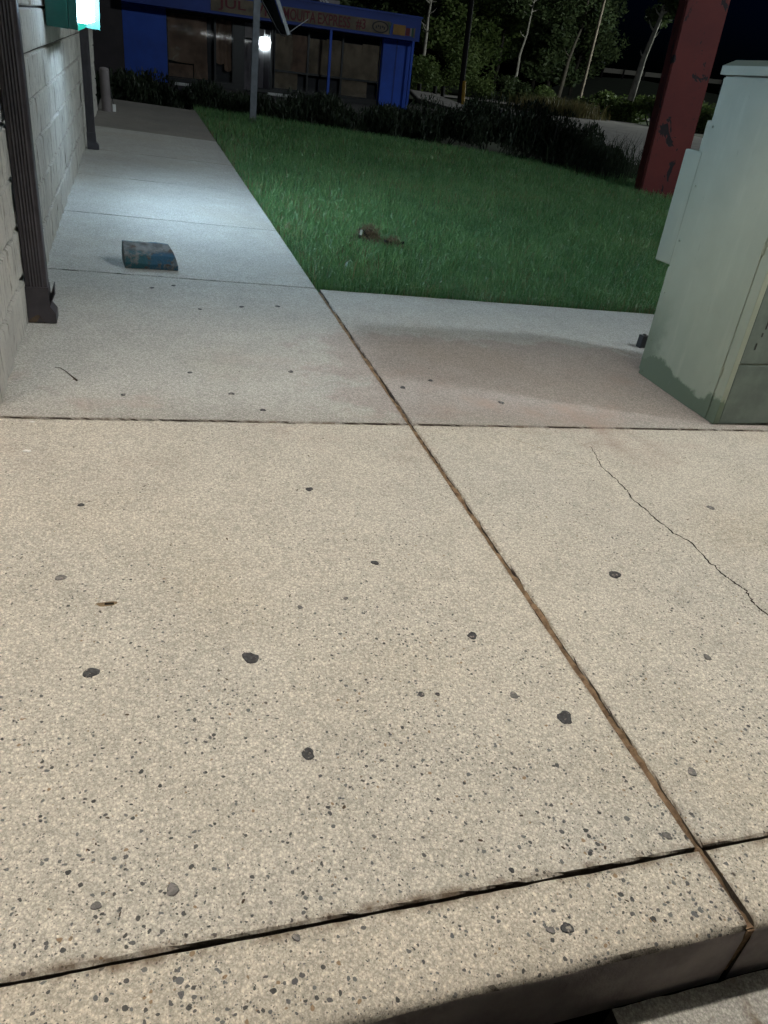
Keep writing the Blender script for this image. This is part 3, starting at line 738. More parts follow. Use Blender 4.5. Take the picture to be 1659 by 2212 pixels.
# dead clumps in the lawn
def clump(px, rx, ry, hgt, n, label, seed, white=False):
    c = G(px, .03); rr = np.random.default_rng(seed)
    t = thing('grass_clump', label, 'grass clump', (c[0], c[1], -.005))
    x = rr.normal(0, rx*.5, n); y = rr.normal(0, ry*.5, n); z0 = np.maximum(0, hgt*(1-(x/rx)**2-(y/ry)**2))*rr.random(n)*.8
    V_, f_, s_ = make_blades(x, y, z0, rr.uniform(.015, .05, n), rr.uniform(.002, .004, n), rr.uniform(.6, 1.8, n), rr.uniform(0, 6.28, n), rr.uniform(0, .6, n), rr.uniform(0, 3.14, n))
    np_mesh('straw', V_, f_, s_, M['straw'], t)
    mm = MB(); 
    for a_ in range(5): mm.tube([(rr.normal(0, rx*.3), rr.normal(0, ry*.3), .0), (rr.normal(0, rx*.3), rr.normal(0, ry*.3), hgt*.6)], [.018, .008], 6)
    tag(mm.build('root_ball', M['bark_dark'], t), kind='stuff')
    if white: MB().box((-rx*.74, -ry*1.0, .075), (-rx*.60, -ry*.9, .115), .006).build('white_fleck', M['paper'], t)
clump((795, 516), .13, .09, .17, 1700, 'brown clump of dead grass with a white fleck on the lawn', 5, True)
clump((848, 526), .11, .055, .095, 700, 'smaller low brown clump right of the white-flecked clump', 6)

# ================================================================== SHRUBS AND TALL GRASS
def shrub(cx, cy, rx, ry, hgt, n, mat, label, group, seed, name='shrub', w=(.010, .022), l=(.10, .26), upright=.5, cat='shrub'):
    rr = np.random.default_rng(seed); z = gz(cx, cy) if cy > 14 else -.03
    t = thing(name, label, cat, (cx, cy, z), group=group)
    # leaf blades spread through a lumpy dome
    nl = 9; lob = np.stack([rr.uniform(-.6, .6, nl)*rx, rr.uniform(-.6, .6, nl)*ry, rr.uniform(.25, .78, nl)*hgt], 1); lr = rr.uniform(.28, .5, nl)
    k_ = rr.integers(0, nl, n); d_ = rr.normal(0, 1, (n, 3)); d_ /= np.linalg.norm(d_, axis=1)[:, None]; q = rr.random(n)**.45
    P = lob[k_]+d_*q[:, None]*lr[k_][:, None]*np.array([rx, ry, hgt]); P[:, 2] = np.maximum(P[:, 2], .02)
    V_, f_, s_ = make_blades(P[:, 0], P[:, 1], P[:, 2]*.92, rr.uniform(*l, n), rr.uniform(*w, n), rr.uniform(.1, 1.3, n)*(1-upright*.6), rr.uniform(0, 6.28, n), rr.uniform(0, .4, n), rr.uniform(0, 3.14, n))
    n2 = 130; P2 = np.concatenate([P[:n2, :2]*1.25, P[:n2, 2:]*.5], 1)
    V2, f2, s2 = make_blades(P2[:, 0], P2[:, 1], P2[:, 2], hgt*rr.uniform(.35, .85, n2), rr.uniform(.006, .016, n2), rr.uniform(.05, .7, n2), rr.uniform(0, 6.28, n2), rr.uniform(0, .4, n2), rr.uniform(0, 3.14, n2))
    f_ = np.concatenate([f_, f2+len(V_)]); s_ = np.concatenate([s_, s2]); V_ = np.concatenate([V_, V2])
    np_mesh('foliage', V_, f_, s_, mat, t, tint=np.repeat(rr.random(n+n2), 5))
    mm = MB()
    for i in range(7):
        e = lob[rr.integers(0, nl)]; mm.tube([(e[0]*.15, e[1]*.15, -.02), (e[0]*.6, e[1]*.6, e[2]*.6), tuple(e)], [.016, .010, .005], 5)
    tag(mm.build('stems', M['bark_dark'], t), kind='stuff')
    return t
gs = 'dark shrubs between the lawn and the shop'
SH = [((296, 205), 17.0, 1.0, .75, 'dark low shrub in front of the blue wall left of the boarded windows'),
      ((250, 210), 15.6, .55, .62, 'dark shrub closest to the pale capped pipe'),
      ((395, 222), 17.6, .9, .52, 'low dark shrub at the far end of the walkway'),
      ((480, 215), 17.6, .9, .75, 'rounded dark shrub left of the grey metal post'),
      ((600, 235), 16.8, 1.0, .60, 'low dark shrub just right of the grey metal post'),
      ((690, 240), 16.6, .9, .95, 'tall dark shrub under the middle of the shop sign'),
      ((775, 262), 16.0, .9, .70, 'dark shrub below the thin blue canopy post'),
      ((870, 268), 16.0, 1.0, .80, 'dark shrub at the foot of the blue pillar'),
      ((965, 290), 15.6, .95, .72, 'dark shrub in front of the grey kerb island'),
      ((1055, 300), 15.2, .95, .92, 'bulky dark shrub hiding the end of the white kerb'),
      ((1140, 318), 14.8, .95, 1.08, 'tallest dark shrub at the middle of the shrub row'),
      ((1225, 330), 14.6, .85, .85, 'dark shrub in front of the leaning thin pole'),
      ((1300, 350), 14.2, .62, .55, 'dark grassy shrub before the pale driveway')]
for i, (px, y, rx, hg, lb) in enumerate(SH):
    p = D(px, y); shrub(p[0], y, rx, .7, hg*(.70 if px[0] < 900 else 1.0), 4600, M['shrub'], lb, gs, 300+i, upright=.35, l=(.05, .13), w=(.012, .028))
# rushes in front of the pale driveway
for i, (px, y, n, hg, lb) in enumerate(((( 1325, 380), 13.6, 170, .62, 'dark rushes left of the red column over the pale driveway'), ((1375, 385), 13.9, 190, .66, 'dark rushes touching the left side of the red column'), ((1285, 372), 13.6, 200, .55, 'dark rushes at the end of the shrub row'))):
    p = D(px, y); rr = np.random.default_rng(60+i); t = thing('rushes', lb, 'rushes', (p[0], y, -.04), group='rushes beside the red column')
    x = rr.normal(0, .45, n); yy_ = rr.normal(0, .35, n)
    V_, f_, s_ = make_blades(x, yy_, np.zeros(n), rr.uniform(.25, 1.0, n)*hg*1.5, rr.uniform(.006, .016, n), rr.uniform(.05, .6, n), rr.uniform(0, 6.28, n), rr.uniform(0, .4, n), rr.uniform(0, 3.14, n))
    np_mesh('blades', V_, f_, s_, M['shrub'], t, tint=np.repeat(rr.random(n), 5))
    MB().tube([(0, 0, -.03), (0, 0, .05)], [.09, .05], 8).build('crown_base', M['bark_dark'], t)

# ================================================================== RED COLUMN
p0 = D((1380, 412), 11.75); p1 = D((1452, 425), 11.75)
rc = thing('red_column', 'thick red steel column with peeling paint at the edge of the lawn', 'column', ((p0[0]+8.70)/2+.14, 11.95, -.05), (-.03, -.055, rad(-24)))
bm = bmesh.new(); bmesh.ops.create_cube(bm, size=1)
for v in bm.verts: v.co = Vector((v.co.x*.64, v.co.y*.64, v.co.z*7+3.5))
bmesh.ops.bevel(bm, geom=[e for e in bm.edges if abs(e.verts[0].co.z-e.verts[1].co.z) > 1], offset=.03, segments=3, affect='EDGES')
me = bpy.data.meshes.new('shaft'); bm.to_mesh(me); bm.free(); me.materials.append(M['rustred']); me.polygons.foreach_set('use_smooth', [False]*len(me.polygons)); link(bpy.data.objects.new('shaft', me), rc)
MB().box((-.38, -.38, -.02), (.38, .38, .05), .01).build('base_plate', M['rustred'], rc)

# ================================================================== POST WITH TILTED PANEL
q0 = D((547, 258), 14.8)
ps = thing('panel_post', 'grey metal post carrying a tilted dark panel near the shop', 'post', (q0[0], 14.8, -.04), (0, -.02, 0))
MB().box((-.05, -.004, 0), (.05, .004, 2.6)).box((.042, .005, 0), (.05, .06, 2.6)).build('channel', M['galv'], ps)
MB().box((-.062, -.02, 0), (-.053, .03, 2.6)).build('side_flange', M['galv'], ps)
def loc(px, y=14.8): v = D(px, y); return Vector((v[0]-q0[0]+.02*(v[2]), y-14.8, v[2]+.04))
a, b = loc((580, -40)), loc((618, 76)); c_, d_ = loc((548, -40), 14.95), loc((600, 60), 14.95)
dv = Vector((0, .03, 0))
MB().add([a, b, d_+Vector((0, .3, 0)), c_+Vector((0, .3, 0)), a+dv, b+dv, d_+Vector((0, .33, 0)), c_+Vector((0, .33, 0))], [(0, 1, 2, 3), (4, 5, 6, 7), (0, 1, 5, 4), (1, 2, 6, 5), (2, 3, 7, 6), (3, 0, 4, 7)]).build('panel', M['darkpanel'], ps)
MB().tube([a+Vector((.05, -.02, 0)), b+Vector((.04, -.02, 0))], .038, 4, phase=.78).build('pale_edge', simple('pale_aluminium', (.42, .44, .46), .4, .3, var=.15), ps)
MB().tube([loc((565, 0)), loc((580, 28)), loc((596, 60)), loc((606, 76)), loc((616, 80))], .010, 6).build('cable', M['black'], ps)
MB().tube([b, loc((666, 44), 15.1)], .007, 5).build('stay_rod', M['galv'], ps)

# ================================================================== THE SHOP
Rt = Euler((TILT[0], TILT[1], 0)).to_matrix(); base = Vector((0, 37, H))+Rt @ Vector((0, 0, -2.28))
sh = thing('shop', 'blue shop with papered windows and a red-lettered sign', 'shop', base, (TILT[0], TILT[1], 0))
B_ = lambda a, b, nm, mt, pr=sh, ch=0: MB().box(a, b, ch).build(nm, M[mt], pr)
B_((-7, .34, 0), (12.0, 9, 3.35), 'building_body', 'frame')
B_((-7, 0, 0), (-.275, .335, 3.6), 'grey_wall', 'greywall')
B_((-.27, -.02, 0), (1.40, .33, 3.6), 'blue_wall', 'blue')
B_((1.403, 0, 2.55), (10.42, .33, 3.3), 'bulkhead', 'frame')
B_((1.403, -.01, -.1), (4.5, .33, .22), 'window_sill', 'frame')
B_((5.705, -.01, -.1), (10.42, .33, .22), 'window_sill', 'frame')
B_((4.06, -.03, .222), (4.48, .33, 2.548), 'dark_pier', 'frame')
pl = B_((10.423, -.30, -.2), (11.72, .33, 2.60), 'blue_pillar', 'blue')
B_((11.0, -.318, -.15), (11.06, -.302, 2.58), 'seam', 'bluedeep', pl)
fas = B_((-.27, -1.15, 2.605), (11.74, -.06, 3.43), 'canopy_fascia', 'bluedeep')
B_((-.3, -1.19, 3.432), (11.78, .3, 3.50), 'coping', 'bluedeep', fas)
for x in (7.92, 11.50): B_((x-.05, -1.12, -.1), (x+.05, -1.02, 2.60), 'canopy_post', 'blue')
def window(x0, x1, z0, z1, papers, slack=True):
    w_ = MB(); e = .035
    for a, b in (((x0, -.03, z0), (x0+e, .05, z1)), ((x1-e, -.03, z0), (x1, .05, z1)), ((x0+e, -.03, z0), (x1-e, .05, z0+e)), ((x0+e, -.03, z1-e), (x1-e, .05, z1))): w_.box(a, b)
    o = w_.build('window', M['frame'], sh)
    MB().box((x0+e, .004, z0+e), (x1-e, .010, z1-e)).build('pane', M['glass'], o)
    rr = random.Random(int(x0*100+z0*10))
    for (a, b, c, d, mt) in papers:
        n = 14; mm = MB()
        for j in range(n+1):
            for i in range(n+1):
                u, v = i/n, j/n; mm.v.append((a+(b-a)*u, .10+.03*math.sin(9*u+4*v+x0)+.02*math.sin(17*u-9*v)*v+rr.gauss(0, .004), c+(d-c)*v-(.06*math.sin(3.1*u)*(1-v))))
        mm.f = [(j*(n+1)+i, j*(n+1)+i+1, (j+1)*(n+1)+i+1, (j+1)*(n+1)+i) for j in range(n) for i in range(n)]
        mm.build('paper_sheet', M[mt], o, fix=False)
    return o
window(1.405, 3.32, .235, 2.545, [(1.45, 3.0, .85, 2.48, 'kraft'), (1.45, 2.42, .26, .74, 'kraft'), (2.46, 3.02, .28, .90, 'kraft')])
window(3.325, 4.055, .235, 2.545, [(3.36, 3.70, .95, 2.50, 'kraft'), (3.70, 4.0, .72, 2.48, 'kraft')])
for (x0, x1, lowp) in ((5.775, 7.215, 'tanpaper'), (7.22, 8.71, None), (8.715, 10.418, 'tanpaper')):
    window(x0, x1, .925, 2.545, [(x0+.04, x0+.55*(x1-x0), .96, 2.25, 'tanpaper'), (x0+.52*(x1-x0), x1-.04, .97, 2.30, 'kraft' if x0 < 6 else 'tanpaper')])
    window(x0, x1, .235, .92, [(x0+.05, x0+.72*(x1-x0), .27, .88, lowp)] if lowp else [(x0+.04, x0+.06, .3, .8, 'kraft')])
# entrance: fixed light with a notice, and the glass door turned to mirror the lot lamp
en = window(4.485, 4.96, .05, 2.545, [(4.53, 4.92, .10, 1.90, 'palepaper')])
MB().box((4.53, -.012, 1.98), (4.92, -.004, 2.50)).build('notice', M['palepaper'], en)
# door turned so that its pane faces half way between this spot and the lot lamp, for its glint
dl = Vector((5.36, -.05, 0)); wp = base+Rt @ (dl+Vector((0, 0, 1.86)))
L_ = GLOBE; nrm = ((Vector((0, 0, H))-wp).normalized()+(L_-wp).normalized()).normalized(); nl = Rt.transposed() @ nrm
dang = math.atan2(nl.x, -nl.y); dpit = math.asin(max(-1, min(1, nl.z)))
dw = MB(); hx = .33
for a, b in (((-hx, -.02, .05), (-hx+.05, .02, 2.5)), ((hx-.05, -.02, .05), (hx, .02, 2.5)), ((-hx+.05, -.02, .05), (hx-.05, .02, .18)), ((-hx+.05, -.02, 2.42), (hx-.05, .02, 2.5))): dw.box(a, b)
do = dw.build('door', M['frame'], sh); do.location = dl; do.rotation_euler = (0, 0, dang)
pn = MB().box((-hx+.05, -.004, -.93), (hx-.05, .004, 1.29)).build('pane', M['glass'], do); pn.location = (0, 0, 1.12); pn.rotation_euler = (-dpit, 0, 0)
MB().tube([(-.22, -.045, .95), (-.22, -.045, 1.30)], .012, 6).build('handle', M['galv'], do)
MB().box((-.25, .10, .2), (-.02, .11, 2.35)).build('blind', M['palepaper'], do)
MB().box((.02, .11, .2), (.24, .12, 2.35)).build('blind', M['greywall'], do)
# lettering on the fascia
YF = -1.152
FZ = lambda z: 2.28+(z-2.28)*.97
def panel(x0, x1, z0, z1, mt, dy=.012):
    x0, x1, z0, z1 = x0*.97, x1*.97, FZ(z0), FZ(z1)
    return MB().box((x0, YF-dy, z0), (x1, YF-.001, z1)).build('sign_panel', M[mt], fas)
def text(s_, x0, x1, z0, z1, mt, y=YF-.016, par=None, nm='lettering'):
    if par is None: x0, x1, z0, z1 = x0*.97, x1*.97, FZ(z0), FZ(z1)
    cu = bpy.data.curves.new('t', 'FONT'); cu.body = s_; cu.size = 1; cu.extrude = .004; cu.offset = .012; cu.resolution_u = 3
    ob = bpy.data.objects.new('t', cu); COL.objects.link(ob); bpy.context.view_layer.update()
    me = bpy.data.meshes.new_from_object(ob.evaluated_get(bpy.context.evaluated_depsgraph_get())); bpy.data.objects.remove(ob); bpy.data.curves.remove(cu)
    co = np.zeros(len(me.vertices)*3, np.float32); me.vertices.foreach_get('co', co); co = co.reshape(-1, 3)
    a, b = co.min(0), co.max(0); c = np.zeros_like(co)
    c[:, 0] = x0+(co[:, 0]-a[0])/(b[0]-a[0])*(x1-x0); c[:, 2] = z0+(co[:, 1]-a[1])/(b[1]-a[1])*(z1-z0); c[:, 1] = y-co[:, 2]
    me.vertices.foreach_set('co', c.ravel()); me.materials.clear(); me.materials.append(M[mt]); me.update(); me.name = nm
    return link(bpy.data.objects.new(nm, me), par or fas)
ZA, ZB = 2.76, 3.16
panel(3.15, 5.7, ZA-.05, ZB+.06, 'cream'); text('JUL', 3.45, 4.55, ZA, ZB, 'signred'); text('VI', 4.9, 5.4, ZA, ZB, 'signred')
panel(6.05, 9.95, ZA-.04, ZB+.04, 'cream'); text('MOUITA', 6.1, 7.45, ZA, ZB, 'signred'); text('EXPRESS', 7.55, 8.95, ZA, ZB, 'signred'); text('#3', 9.2, 9.62, ZA, ZB, 'signred')
m = MB(); c0 = (10.28*.97, FZ((ZA+ZB)/2)); n = 28
for rr_, yy_ in ((1.0, 0),):
    ring = [(c0[0]+.36*math.cos(a), c0[1]+.21*math.sin(a)) for a in np.linspace(0, 6.2832, n+1)[:-1]]
    inn = [(c0[0]+.30*math.cos(a), c0[1]+.17*math.sin(a)) for a in np.linspace(0, 6.2832, n+1)[:-1]]
panel(9.96, 10.72, ZA-.04, ZB+.04, 'cream', .013)
m.v = [(x, YF-.020, z) for x, z in ring]+[(x, YF-.020, z) for x, z in inn]+[(x, YF-.014, z) for x, z in ring]
m.f = [(i, (i+1) % n, n+(i+1) % n, n+i) for i in range(n)]+[(i, (i+1) % n, 2*n+(i+1) % n, 2*n+i) for i in range(n)]
m.build('oval_emblem', M['signdark'], fas, fix=False); 
for i, (dx, dz, w_, h_) in enumerate(((-.20, -.02, .05, .10), (-.11, .03, .06, .07), (-.02, -.01, .05, .12), (.07, .02, .06, .08), (.15, -.03, .05, .10))):
    MB().box((c0[0]+dx, YF-.019, c0[1]+dz-h_/2), (c0[0]+dx+w_, YF-.014, c0[1]+dz+h_/2)).build('emblem_mark', M['signdark'], fas)
text('Y', 10.60, 10.80, ZA, ZB, 'green'); panel(10.86, 11.42, ZA, ZB-.02, 'orange'); panel(11.44, 11.62, ZA+.02, ZB-.10, 'signred'); panel(11.63, 11.70, ZA+.02, ZB-.08, 'palepaper'); panel(11.71, 11.78, ZA, ZB-.08, 'green'); panel(11.79, 11.86, ZA-.03, ZB-.06, 'cream')
# roof sign and roof unit
rs2 = thing('roof_sign', 'small white sign board standing on top of the shop fascia', 'sign', base+Rt @ Vector((7.35, -1.05, 3.53)), (TILT[0], TILT[1], 0))
MB().box((.26, 0, -.13), (.86, .02, .10)).build('board', M['palepaper'], rs2)
text('WE', 0.0, .40, -.14, .14, 'white', y=-.03, par=rs2)
ru = thing('roof_unit', 'grey box unit on the shop roof above the white sign board', 'roof unit', base+Rt @ Vector((7.55, .2, 3.531)), (TILT[0], TILT[1], 0))
MB().box((0, 0, -.18), (.65, .7, .75), .02).build('case', M['greywall'], ru); MB().box((-.03, -.03, .752), (.68, .73, .80)).build('lid', M['greywall'], ru)
lb_ = thing('wall_bulb', 'tiny white light on the corner of the grey and blue shop walls', 'light', base+Rt @ Vector((-.27, -.03, 3.02)))
MB().box((-.03, -.05, -.03), (.03, 0, .03), .008).build('bulb', M['bulb'], lb_); MB().box((-.05, .001, -.05), (.05, .02, .05)).build('backplate', M['galv'], lb_)
# white wheel stops before the windows
for (x, y, L, lb) in ((1.6, -1.5, 1.75, 'white wheel stop before the left papered window'), (5.3, -1.5, 1.3, 'white wheel stop right of the grey post before the shop door')):
    w_ = thing('wheel_stop', lb, 'wheel stop', base+Rt @ Vector((x, y, -.02)), (TILT[0], TILT[1], 0), group='wheel stops before the shop')
    MB().prism([(0, 0), (L, 0), (L, .16), (0, .16)], 0, .07).build('foot', M['white'], w_)
    MB().box((.02, .025, .071), (L-.02, .135, .13), .01).build('top', M['white'], w_)

# ================================================================== FAR SIDE OF THE LOT
for i, (px, h_, lb) in enumerate((((904, 207), 1.0, 'leftmost of three black bollards right of the shop'), ((938, 210), .95, 'middle one of three black bollards right of the shop'), ((955, 213), 1.0, 'rightmost of three black bollards right of the shop'))):
    p = F(px); t = thing('bollard', lb, 'bollard', (p[0], p[1], p[2]-.02), (TILT[0], TILT[1]-.03, 0), group='black bollards beyond the lot')
    MB().tube([(0, 0, 0), (0, 0, h_*.93)], .19, 10).build('shaft', M['black_pole'], t); MB().tube([(0, 0, h_*.93), (0, 0, h_)], [.21, .17], 10).build('cap', M['black_pole'], t)
p = F((992, 230)); q = D((1020, -10), p[1])
up = thing('utility_pole', 'thick black utility pole behind the yellow guard', 'utility pole', (p[0], p[1], p[2]-.1))
dv = Vector((q[0]-p[0], 0, q[2]-p[2])); MB().tube([(0, 0, 0), dv, dv*2.2], [.18, .165, .14], 12).build('shaft', M['black_pole'], up)
e = dv*2.1; MB().box((e.x-1.1, e.y-.07, e.z), (e.x+1.1, e.y+.07, e.z+.14)).build('crossarm', M['black_pole'], up)
p2 = F((997, 235)); g_ = thing('pole_guard', 'yellow marker post standing against the black utility pole', 'marker post', (p2[0]-.1, p2[1]-.4, p2[2]))
q2 = D((1003, 176), p2[1]-.4); dv = Vector((q2[0]-p2[0]+.1, 0, q2[2]-p2[2])); MB().tube([(0, 0, 0), dv], .105, 10).build('sleeve', M['yellow'], g_); MB().tube([dv, dv*1.02], [.105, .05], 10).build('cap', M['yellow'], g_)
kp = [F(q) for q in ((880, 212), (930, 218), (1000, 236), (1012, 246), (985, 243), (900, 226))]
isl = thing('kerb_island', 'pale concrete kerb island at the foot of the yellow marker', 'kerb', kp[4])
MB().prism([(v[0]-kp[4][0], v[1]-kp[4][1]) for v in kp], -.05, .13).build('slab', M['pale_road'], isl)
MB().prism([((v[0]-kp[4][0])*.97+.05, (v[1]-kp[4][1])*.97+.1) for v in kp], .131, .15).build('top', M['pale_road'], isl)
a = F((1040, 243)); b = F((1082, 250)); ws = thing('wheel_stop', 'white wheel stop half hidden right of the yellow marker', 'wheel stop', (a[0], a[1], a[2]), (0, -.04, math.atan2(b[1]-a[1], b[0]-a[0])))
Lw = math.hypot(b[0]-a[0], b[1]-a[1]); MB().box((0, 0, 0), (Lw, .2, .10)).build('foot', M['white'], ws); MB().box((.03, .03, .101), (Lw-.03, .17, .24), .015).build('top', M['white'], ws)
p = F((1245, 245)); q = D((1306, 0), p[1]); tp = thing('utility_pole', 'slender leaning brown pole right of the trees', 'utility pole', (p[0], p[1], p[2]-.1))
dv = Vector((q[0]-p[0], 0, q[2]-p[2])); MB().tube([(0, 0, 0), dv, dv*1.6], [.14, .12, .11], 12).build('shaft', M['wood_pole'], tp)
e = dv*1.55; MB().box((e.x-1.0, e.y-.06, e.z), (e.x+1.0, e.y+.06, e.z+.12)).build('crossarm', M['wood_pole'], tp)

# ---- trees
def leaf_cloud(name, centers, radii, n, size, mat, parent, seed, squash=.75):
    rr = np.random.default_rng(seed); c = np.asarray(centers, float); R_ = np.asarray(radii, float)
    k_ = rr.choice(len(c), n, p=R_**2/np.sum(R_**2)); d_ = rr.normal(0, 1, (n, 3)); d_ /= np.linalg.norm(d_, axis=1)[:, None]
    P = c[k_]+d_*(rr.random(n)**.4*R_[k_])[:, None]*np.array([1, 1, squash])
    u = rr.normal(0, 1, (n, 3)); u[:, 2] *= .6; u /= np.linalg.norm(u, axis=1)[:, None]
    w = np.cross(u, rr.normal(0, 1, (n, 3))); w /= np.linalg.norm(w, axis=1)[:, None]
    s = rr.uniform(*size, n)[:, None]
    V_ = np.stack([P-u*s, P-w*s*.42, P+u*s, P+w*s*.42], 1).reshape(-1, 3)
    return np_mesh(name, V_, np.arange(4*n), np.full(n, 4), mat, parent, tint=np.repeat(np.clip(rr.normal(.4, .28, n)+.3*rr.random(len(c))[k_]-.15, 0, 1), 4))
def tree(px, y, hgt, label, mat, seed, trunk=.2, lean=0.0, bark='bark', crown=True, base_frac=.45, spread=.25, nleaf=4200, limbs=9, leaf=(.16, .34), bare_limbs=0, group='trees beyond the lot', name='tree', px_is_ground=True):
    p = F(px) if y is None else D(px, y); rr = random.Random(seed)
    t = thing(name, label, 'tree', (p[0], p[1], p[2]-.1), group=group)
    pts = [Vector((lean*hgt*k_/6+rr.gauss(0, .012*hgt) if k_ else 0, rr.gauss(0, .01*hgt) if k_ else 0, hgt*k_/6)) for k_ in range(7)]
    MB().tube(pts, [trunk*(1-.13*k_) for k_ in range(7)], 9).build('trunk', M[bark], t, sm=True)
    cs, rs_ = [], []; mm = MB()
    for i in range(limbs):
        f = base_frac+(1-base_frac)*(i+.4)/limbs; k_ = min(5, int(f*6)); q = pts[k_].lerp(pts[k_+1], f*6-k_); a_ = rr.uniform(0, 6.28); l_ = spread*hgt*rr.uniform(.6, 1.1)*(1.15-.6*(f-base_frac)/(1-base_frac+1e-6))
        e = q+Vector((math.cos(a_)*l_, math.sin(a_)*l_, l_*rr.uniform(.1, .5))); mid = q.lerp(e, .5)+Vector((0, 0, l_*.06))
        MB().tube([q, mid, e], [trunk*.35, trunk*.22, trunk*.08], 6).build('limb', M[bark], t); cs += [tuple(e), tuple(mid)]; rs_ += [l_*.62, l_*.5]
    for i in range(bare_limbs):
        f = rr.uniform(.25, .8); k_ = min(5, int(f*6)); q = pts[k_].lerp(pts[k_+1], f*6-k_); a_ = rr.choice((0, 3.14))+rr.gauss(0, .4); l_ = hgt*rr.uniform(.05, .12)
        MB().tube([q, q+Vector((math.cos(a_)*l_*.6, math.sin(a_)*l_*.6, l_*.3)), q+Vector((math.cos(a_)*l_, math.sin(a_)*l_, l_*.75))], [trunk*.3, trunk*.2, trunk*.06], 5).build('limb', M[bark], t)
    if crown:
        cs.append(tuple(pts[-1])); rs_.append(spread*hgt*.5)
        leaf_cloud('crown', cs, rs_, nleaf, leaf, M[mat], t, seed)
    return t
tree((908, 150), 96, 10.5, 'bare white dead tree beside the right end of the shop', 'leaf_dark', 1, .24, .02, 'bark_pale', False, .3, .12, limbs=5, bare_limbs=9, name='dead_tree')
tree((1098, 200), 100, 13, 'slim grey-trunked tree right of the black utility pole', 'leaf_dark', 2, .2, .10, 'bark_pale', True, .62, .22, 4200, bare_limbs=3)
tree((1205, 215), 98, 13, 'dim slender trunk left of the leaning brown pole', 'leaf_dark', 3, .26, .09, 'bark', True, .60, .22, 4200, bare_limbs=2)
tree((1362, 214), 62, 9, 'pale-trunked pine between the leaning pole and the red column', 'leaf_dark', 4, .30, .07, 'bark_pale', True, .62, .27, 4200, bare_limbs=8, name='pine_tree')
BT = [((840, 150), 112, 15, 'leaf_dark', 'dark broad tree rising behind the shop roof'), ((940, 160), 108, 14, 'leaf_mid', 'broad leafy tree behind the bare white trunk'), ((1010, 165), 118, 17, 'leaf_dark', 'tall dark tree behind the black utility pole'),
      ((1065, 180), 112, 13, 'leaf_mid', 'leafy tree just right of the black utility pole'), ((1150, 190), 120, 17, 'leaf_dark', 'big dark tree at the middle of the wood'), ((1230, 205), 116, 16, 'leaf_dark', 'dark tree directly behind the leaning brown pole'),
      ((700, 120), 115, 14, 'leaf_dark', 'dark tree far behind the white roof sign'), ((1180, 205), 108, 9, 'leaf_dark', 'low dark tree between two slender trunks')]
for i, (px, y, hg, mt, lb) in enumerate(BT):
    tree(px, y, hg, lb, mt, 40+i, .28, .03, 'bark_dark', True, .16, .30, 8200, limbs=16, leaf=(.18, .42))
# understorey bushes beyond the pale road
BU = [((905, 180), 92, 2.6, 4.0, 'leaf_mid', 'green bush at the foot of the bare white tree'), ((955, 175), 96, 3.6, 6.0, 'leaf_mid', 'tall green bush behind the black bollards'), ((1035, 185), 97, 3.0, 5.0, 'leaf_mid', 'green bush right of the black utility pole'),
      ((1110, 205), 96, 2.4, 3.4, 'leaf_dark', 'dark bush at the foot of the slim grey trunk'), ((1170, 222), 90, 2.4, 2.4, 'leaf_mid', 'low bush left of the tan tall grass'), ((1285, 238), 74, 2.2, 2.2, 'leaf_mid', 'bright green bush right of the leaning pole'),
      ((1345, 252), 66, 2.2, 2.1, 'leaf_mid', 'green bush below the pale-trunked pine'), ((1410, 262), 62, 2.1, 2.2, 'leaf_mid', 'green bush left of the red column'), ((1470, 275), 58, 2.2, 2.2, 'leaf_mid', 'green bush partly behind the red column'), ((1530, 290), 56, 2.2, 2.0, 'leaf_mid', 'green bush between the red column and the cabinet')]
for i, (px, y, rx, hg, mt, lb) in enumerate(BU):
    p = D(px, y); rr = random.Random(500+i); t = thing('bush', lb, 'bush', (p[0], y, gz(p[0], y)), group='bushes beyond the road')
    cs = [(rr.uniform(-.7, .7)*rx, rr.uniform(-.5, .5)*rx, hg*rr.uniform(.15, .75)) for _ in range(12)]
    leaf_cloud('foliage', cs, [rx*rr.uniform(.3, .5) for _ in cs], 2600, (.10, .26), M[mt], t, 600+i, .8)
    mm = MB()
    for c in cs[:6]: mm.tube([(c[0]*.2, c[1]*.2, -.1), (c[0]*.7, c[1]*.7, c[2]*.6), c], [.05, .03, .012], 5)
    tag(mm.build('stems', M['bark_dark'], t), kind='stuff')
for i, (px, y, lb) in enumerate((((1205, 240), 60, 'tan tall grass left of the leaning pole foot'), ((1240, 250), 58, 'tan tall grass at the foot of the leaning pole'), ((1165, 235), 62, 'tan tall grass next to the dark shrub tops'))):
    p = D(px, y); rr = np.random.default_rng(700+i); n = 700; t = thing('tall_grass', lb, 'tall grass', (p[0], y, gz(p[0], y)), group='tan tall grass beyond the shrubs')
    V_, f_, s_ = make_blades(rr.normal(0, 1.1, n), rr.normal(0, .8, n), np.zeros(n), rr.uniform(.5, 1.5, n), rr.uniform(.03, .06, n), rr.uniform(0, .4, n), rr.uniform(0, 6.28, n), rr.uniform(0, .4, n), rr.uniform(0, 3.14, n))
    np_mesh('blades', V_, f_, s_, M['tallgrass'], t, tint=np.repeat(rr.random(n), 5)); MB().tube([(0, 0, -.1), (0, 0, .1)], [.5, .3], 8).build('tussock', M['bark_dark'], t)
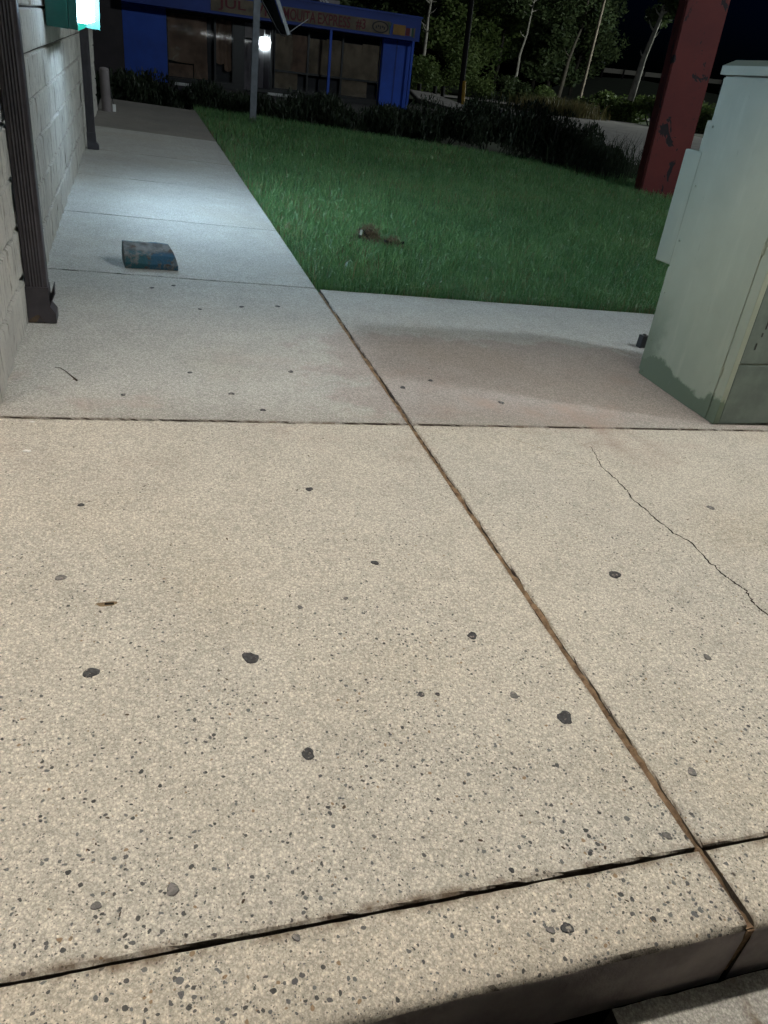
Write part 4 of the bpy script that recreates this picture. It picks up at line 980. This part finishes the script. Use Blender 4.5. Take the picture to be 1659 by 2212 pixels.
# ---- embankment with guard rail far right
hv = []; ex = np.linspace(40, 260, 23)
for x in ex:
    crest = D((1400, 150), 170)[2]; s_ = smooth(70, 96, x)
    for (y, k_) in ((112, -.02), (135, .35), (160, .93), (170, 1.0), (185, 1.0), (230, .2), (260, -.1)):
        hv.append((x+.35*(y-150), y, gz(x, y)+k_*(crest-gz(x, y)-2.2)*s_ - (.3 if k_ < 0 else 0)))
hf = [(i*7+j, i*7+j+1, (i+1)*7+j+1, (i+1)*7+j) for i in range(len(ex)-1) for j in range(6)]
tag(MB().add(hv, hf).build('embankment', M['terrain'], sm=True), kind='structure')
a = D((1302, 151), 166); b = D((1450, 166), 166); c = D((1640, 186), 166)
gr = thing('guard_rail', 'pale guard rail on dark posts along the distant embankment', 'guard rail', (a[0], 166, a[2]-1.0))
mm = MB()
for (u, v) in ((a, b), (b, c)):
    u = Vector((u[0]-a[0], 0, u[2]-a[2]+1.0)); v = Vector((v[0]-a[0], 0, v[2]-a[2]+1.0))
    mm.add([u+Vector((0, 0, -.42)), v+Vector((0, 0, -.42)), v+Vector((0, 0, .42)), u+Vector((0, 0, .42)), u+Vector((0, .1, -.42)), v+Vector((0, .1, -.42)), v+Vector((0, .1, .42)), u+Vector((0, .1, .42))], [(0, 1, 2, 3), (4, 5, 6, 7), (0, 1, 5, 4), (2, 3, 7, 6), (1, 2, 6, 5), (3, 0, 4, 7)])
mm.build('rail', M['rail'], gr)
for k_ in range(9):
    f = k_/8; x = (c[0]-a[0])*f; z = (c[2]-a[2])*f+1.0
    MB().box((x-.16, -.25, z-2.2), (x+.16, -.02, z+.6)).build('post', M['black_pole'], gr)
p = D((1307, 133), 240); fl_ = thing('far_lamp', 'tiny bright lamp in the distance above the guard rail', 'lamp post', (p[0], p[1], p[2]-7))
MB().tube([(0, 0, 0), (0, 0, 7)], [.12, .07], 8).build('pole', M['galv'], fl_); MB().box((-.2, -.2, 6.9), (.2, .2, 7.15), .04).build('lamp_head', M['lampglow'], fl_)
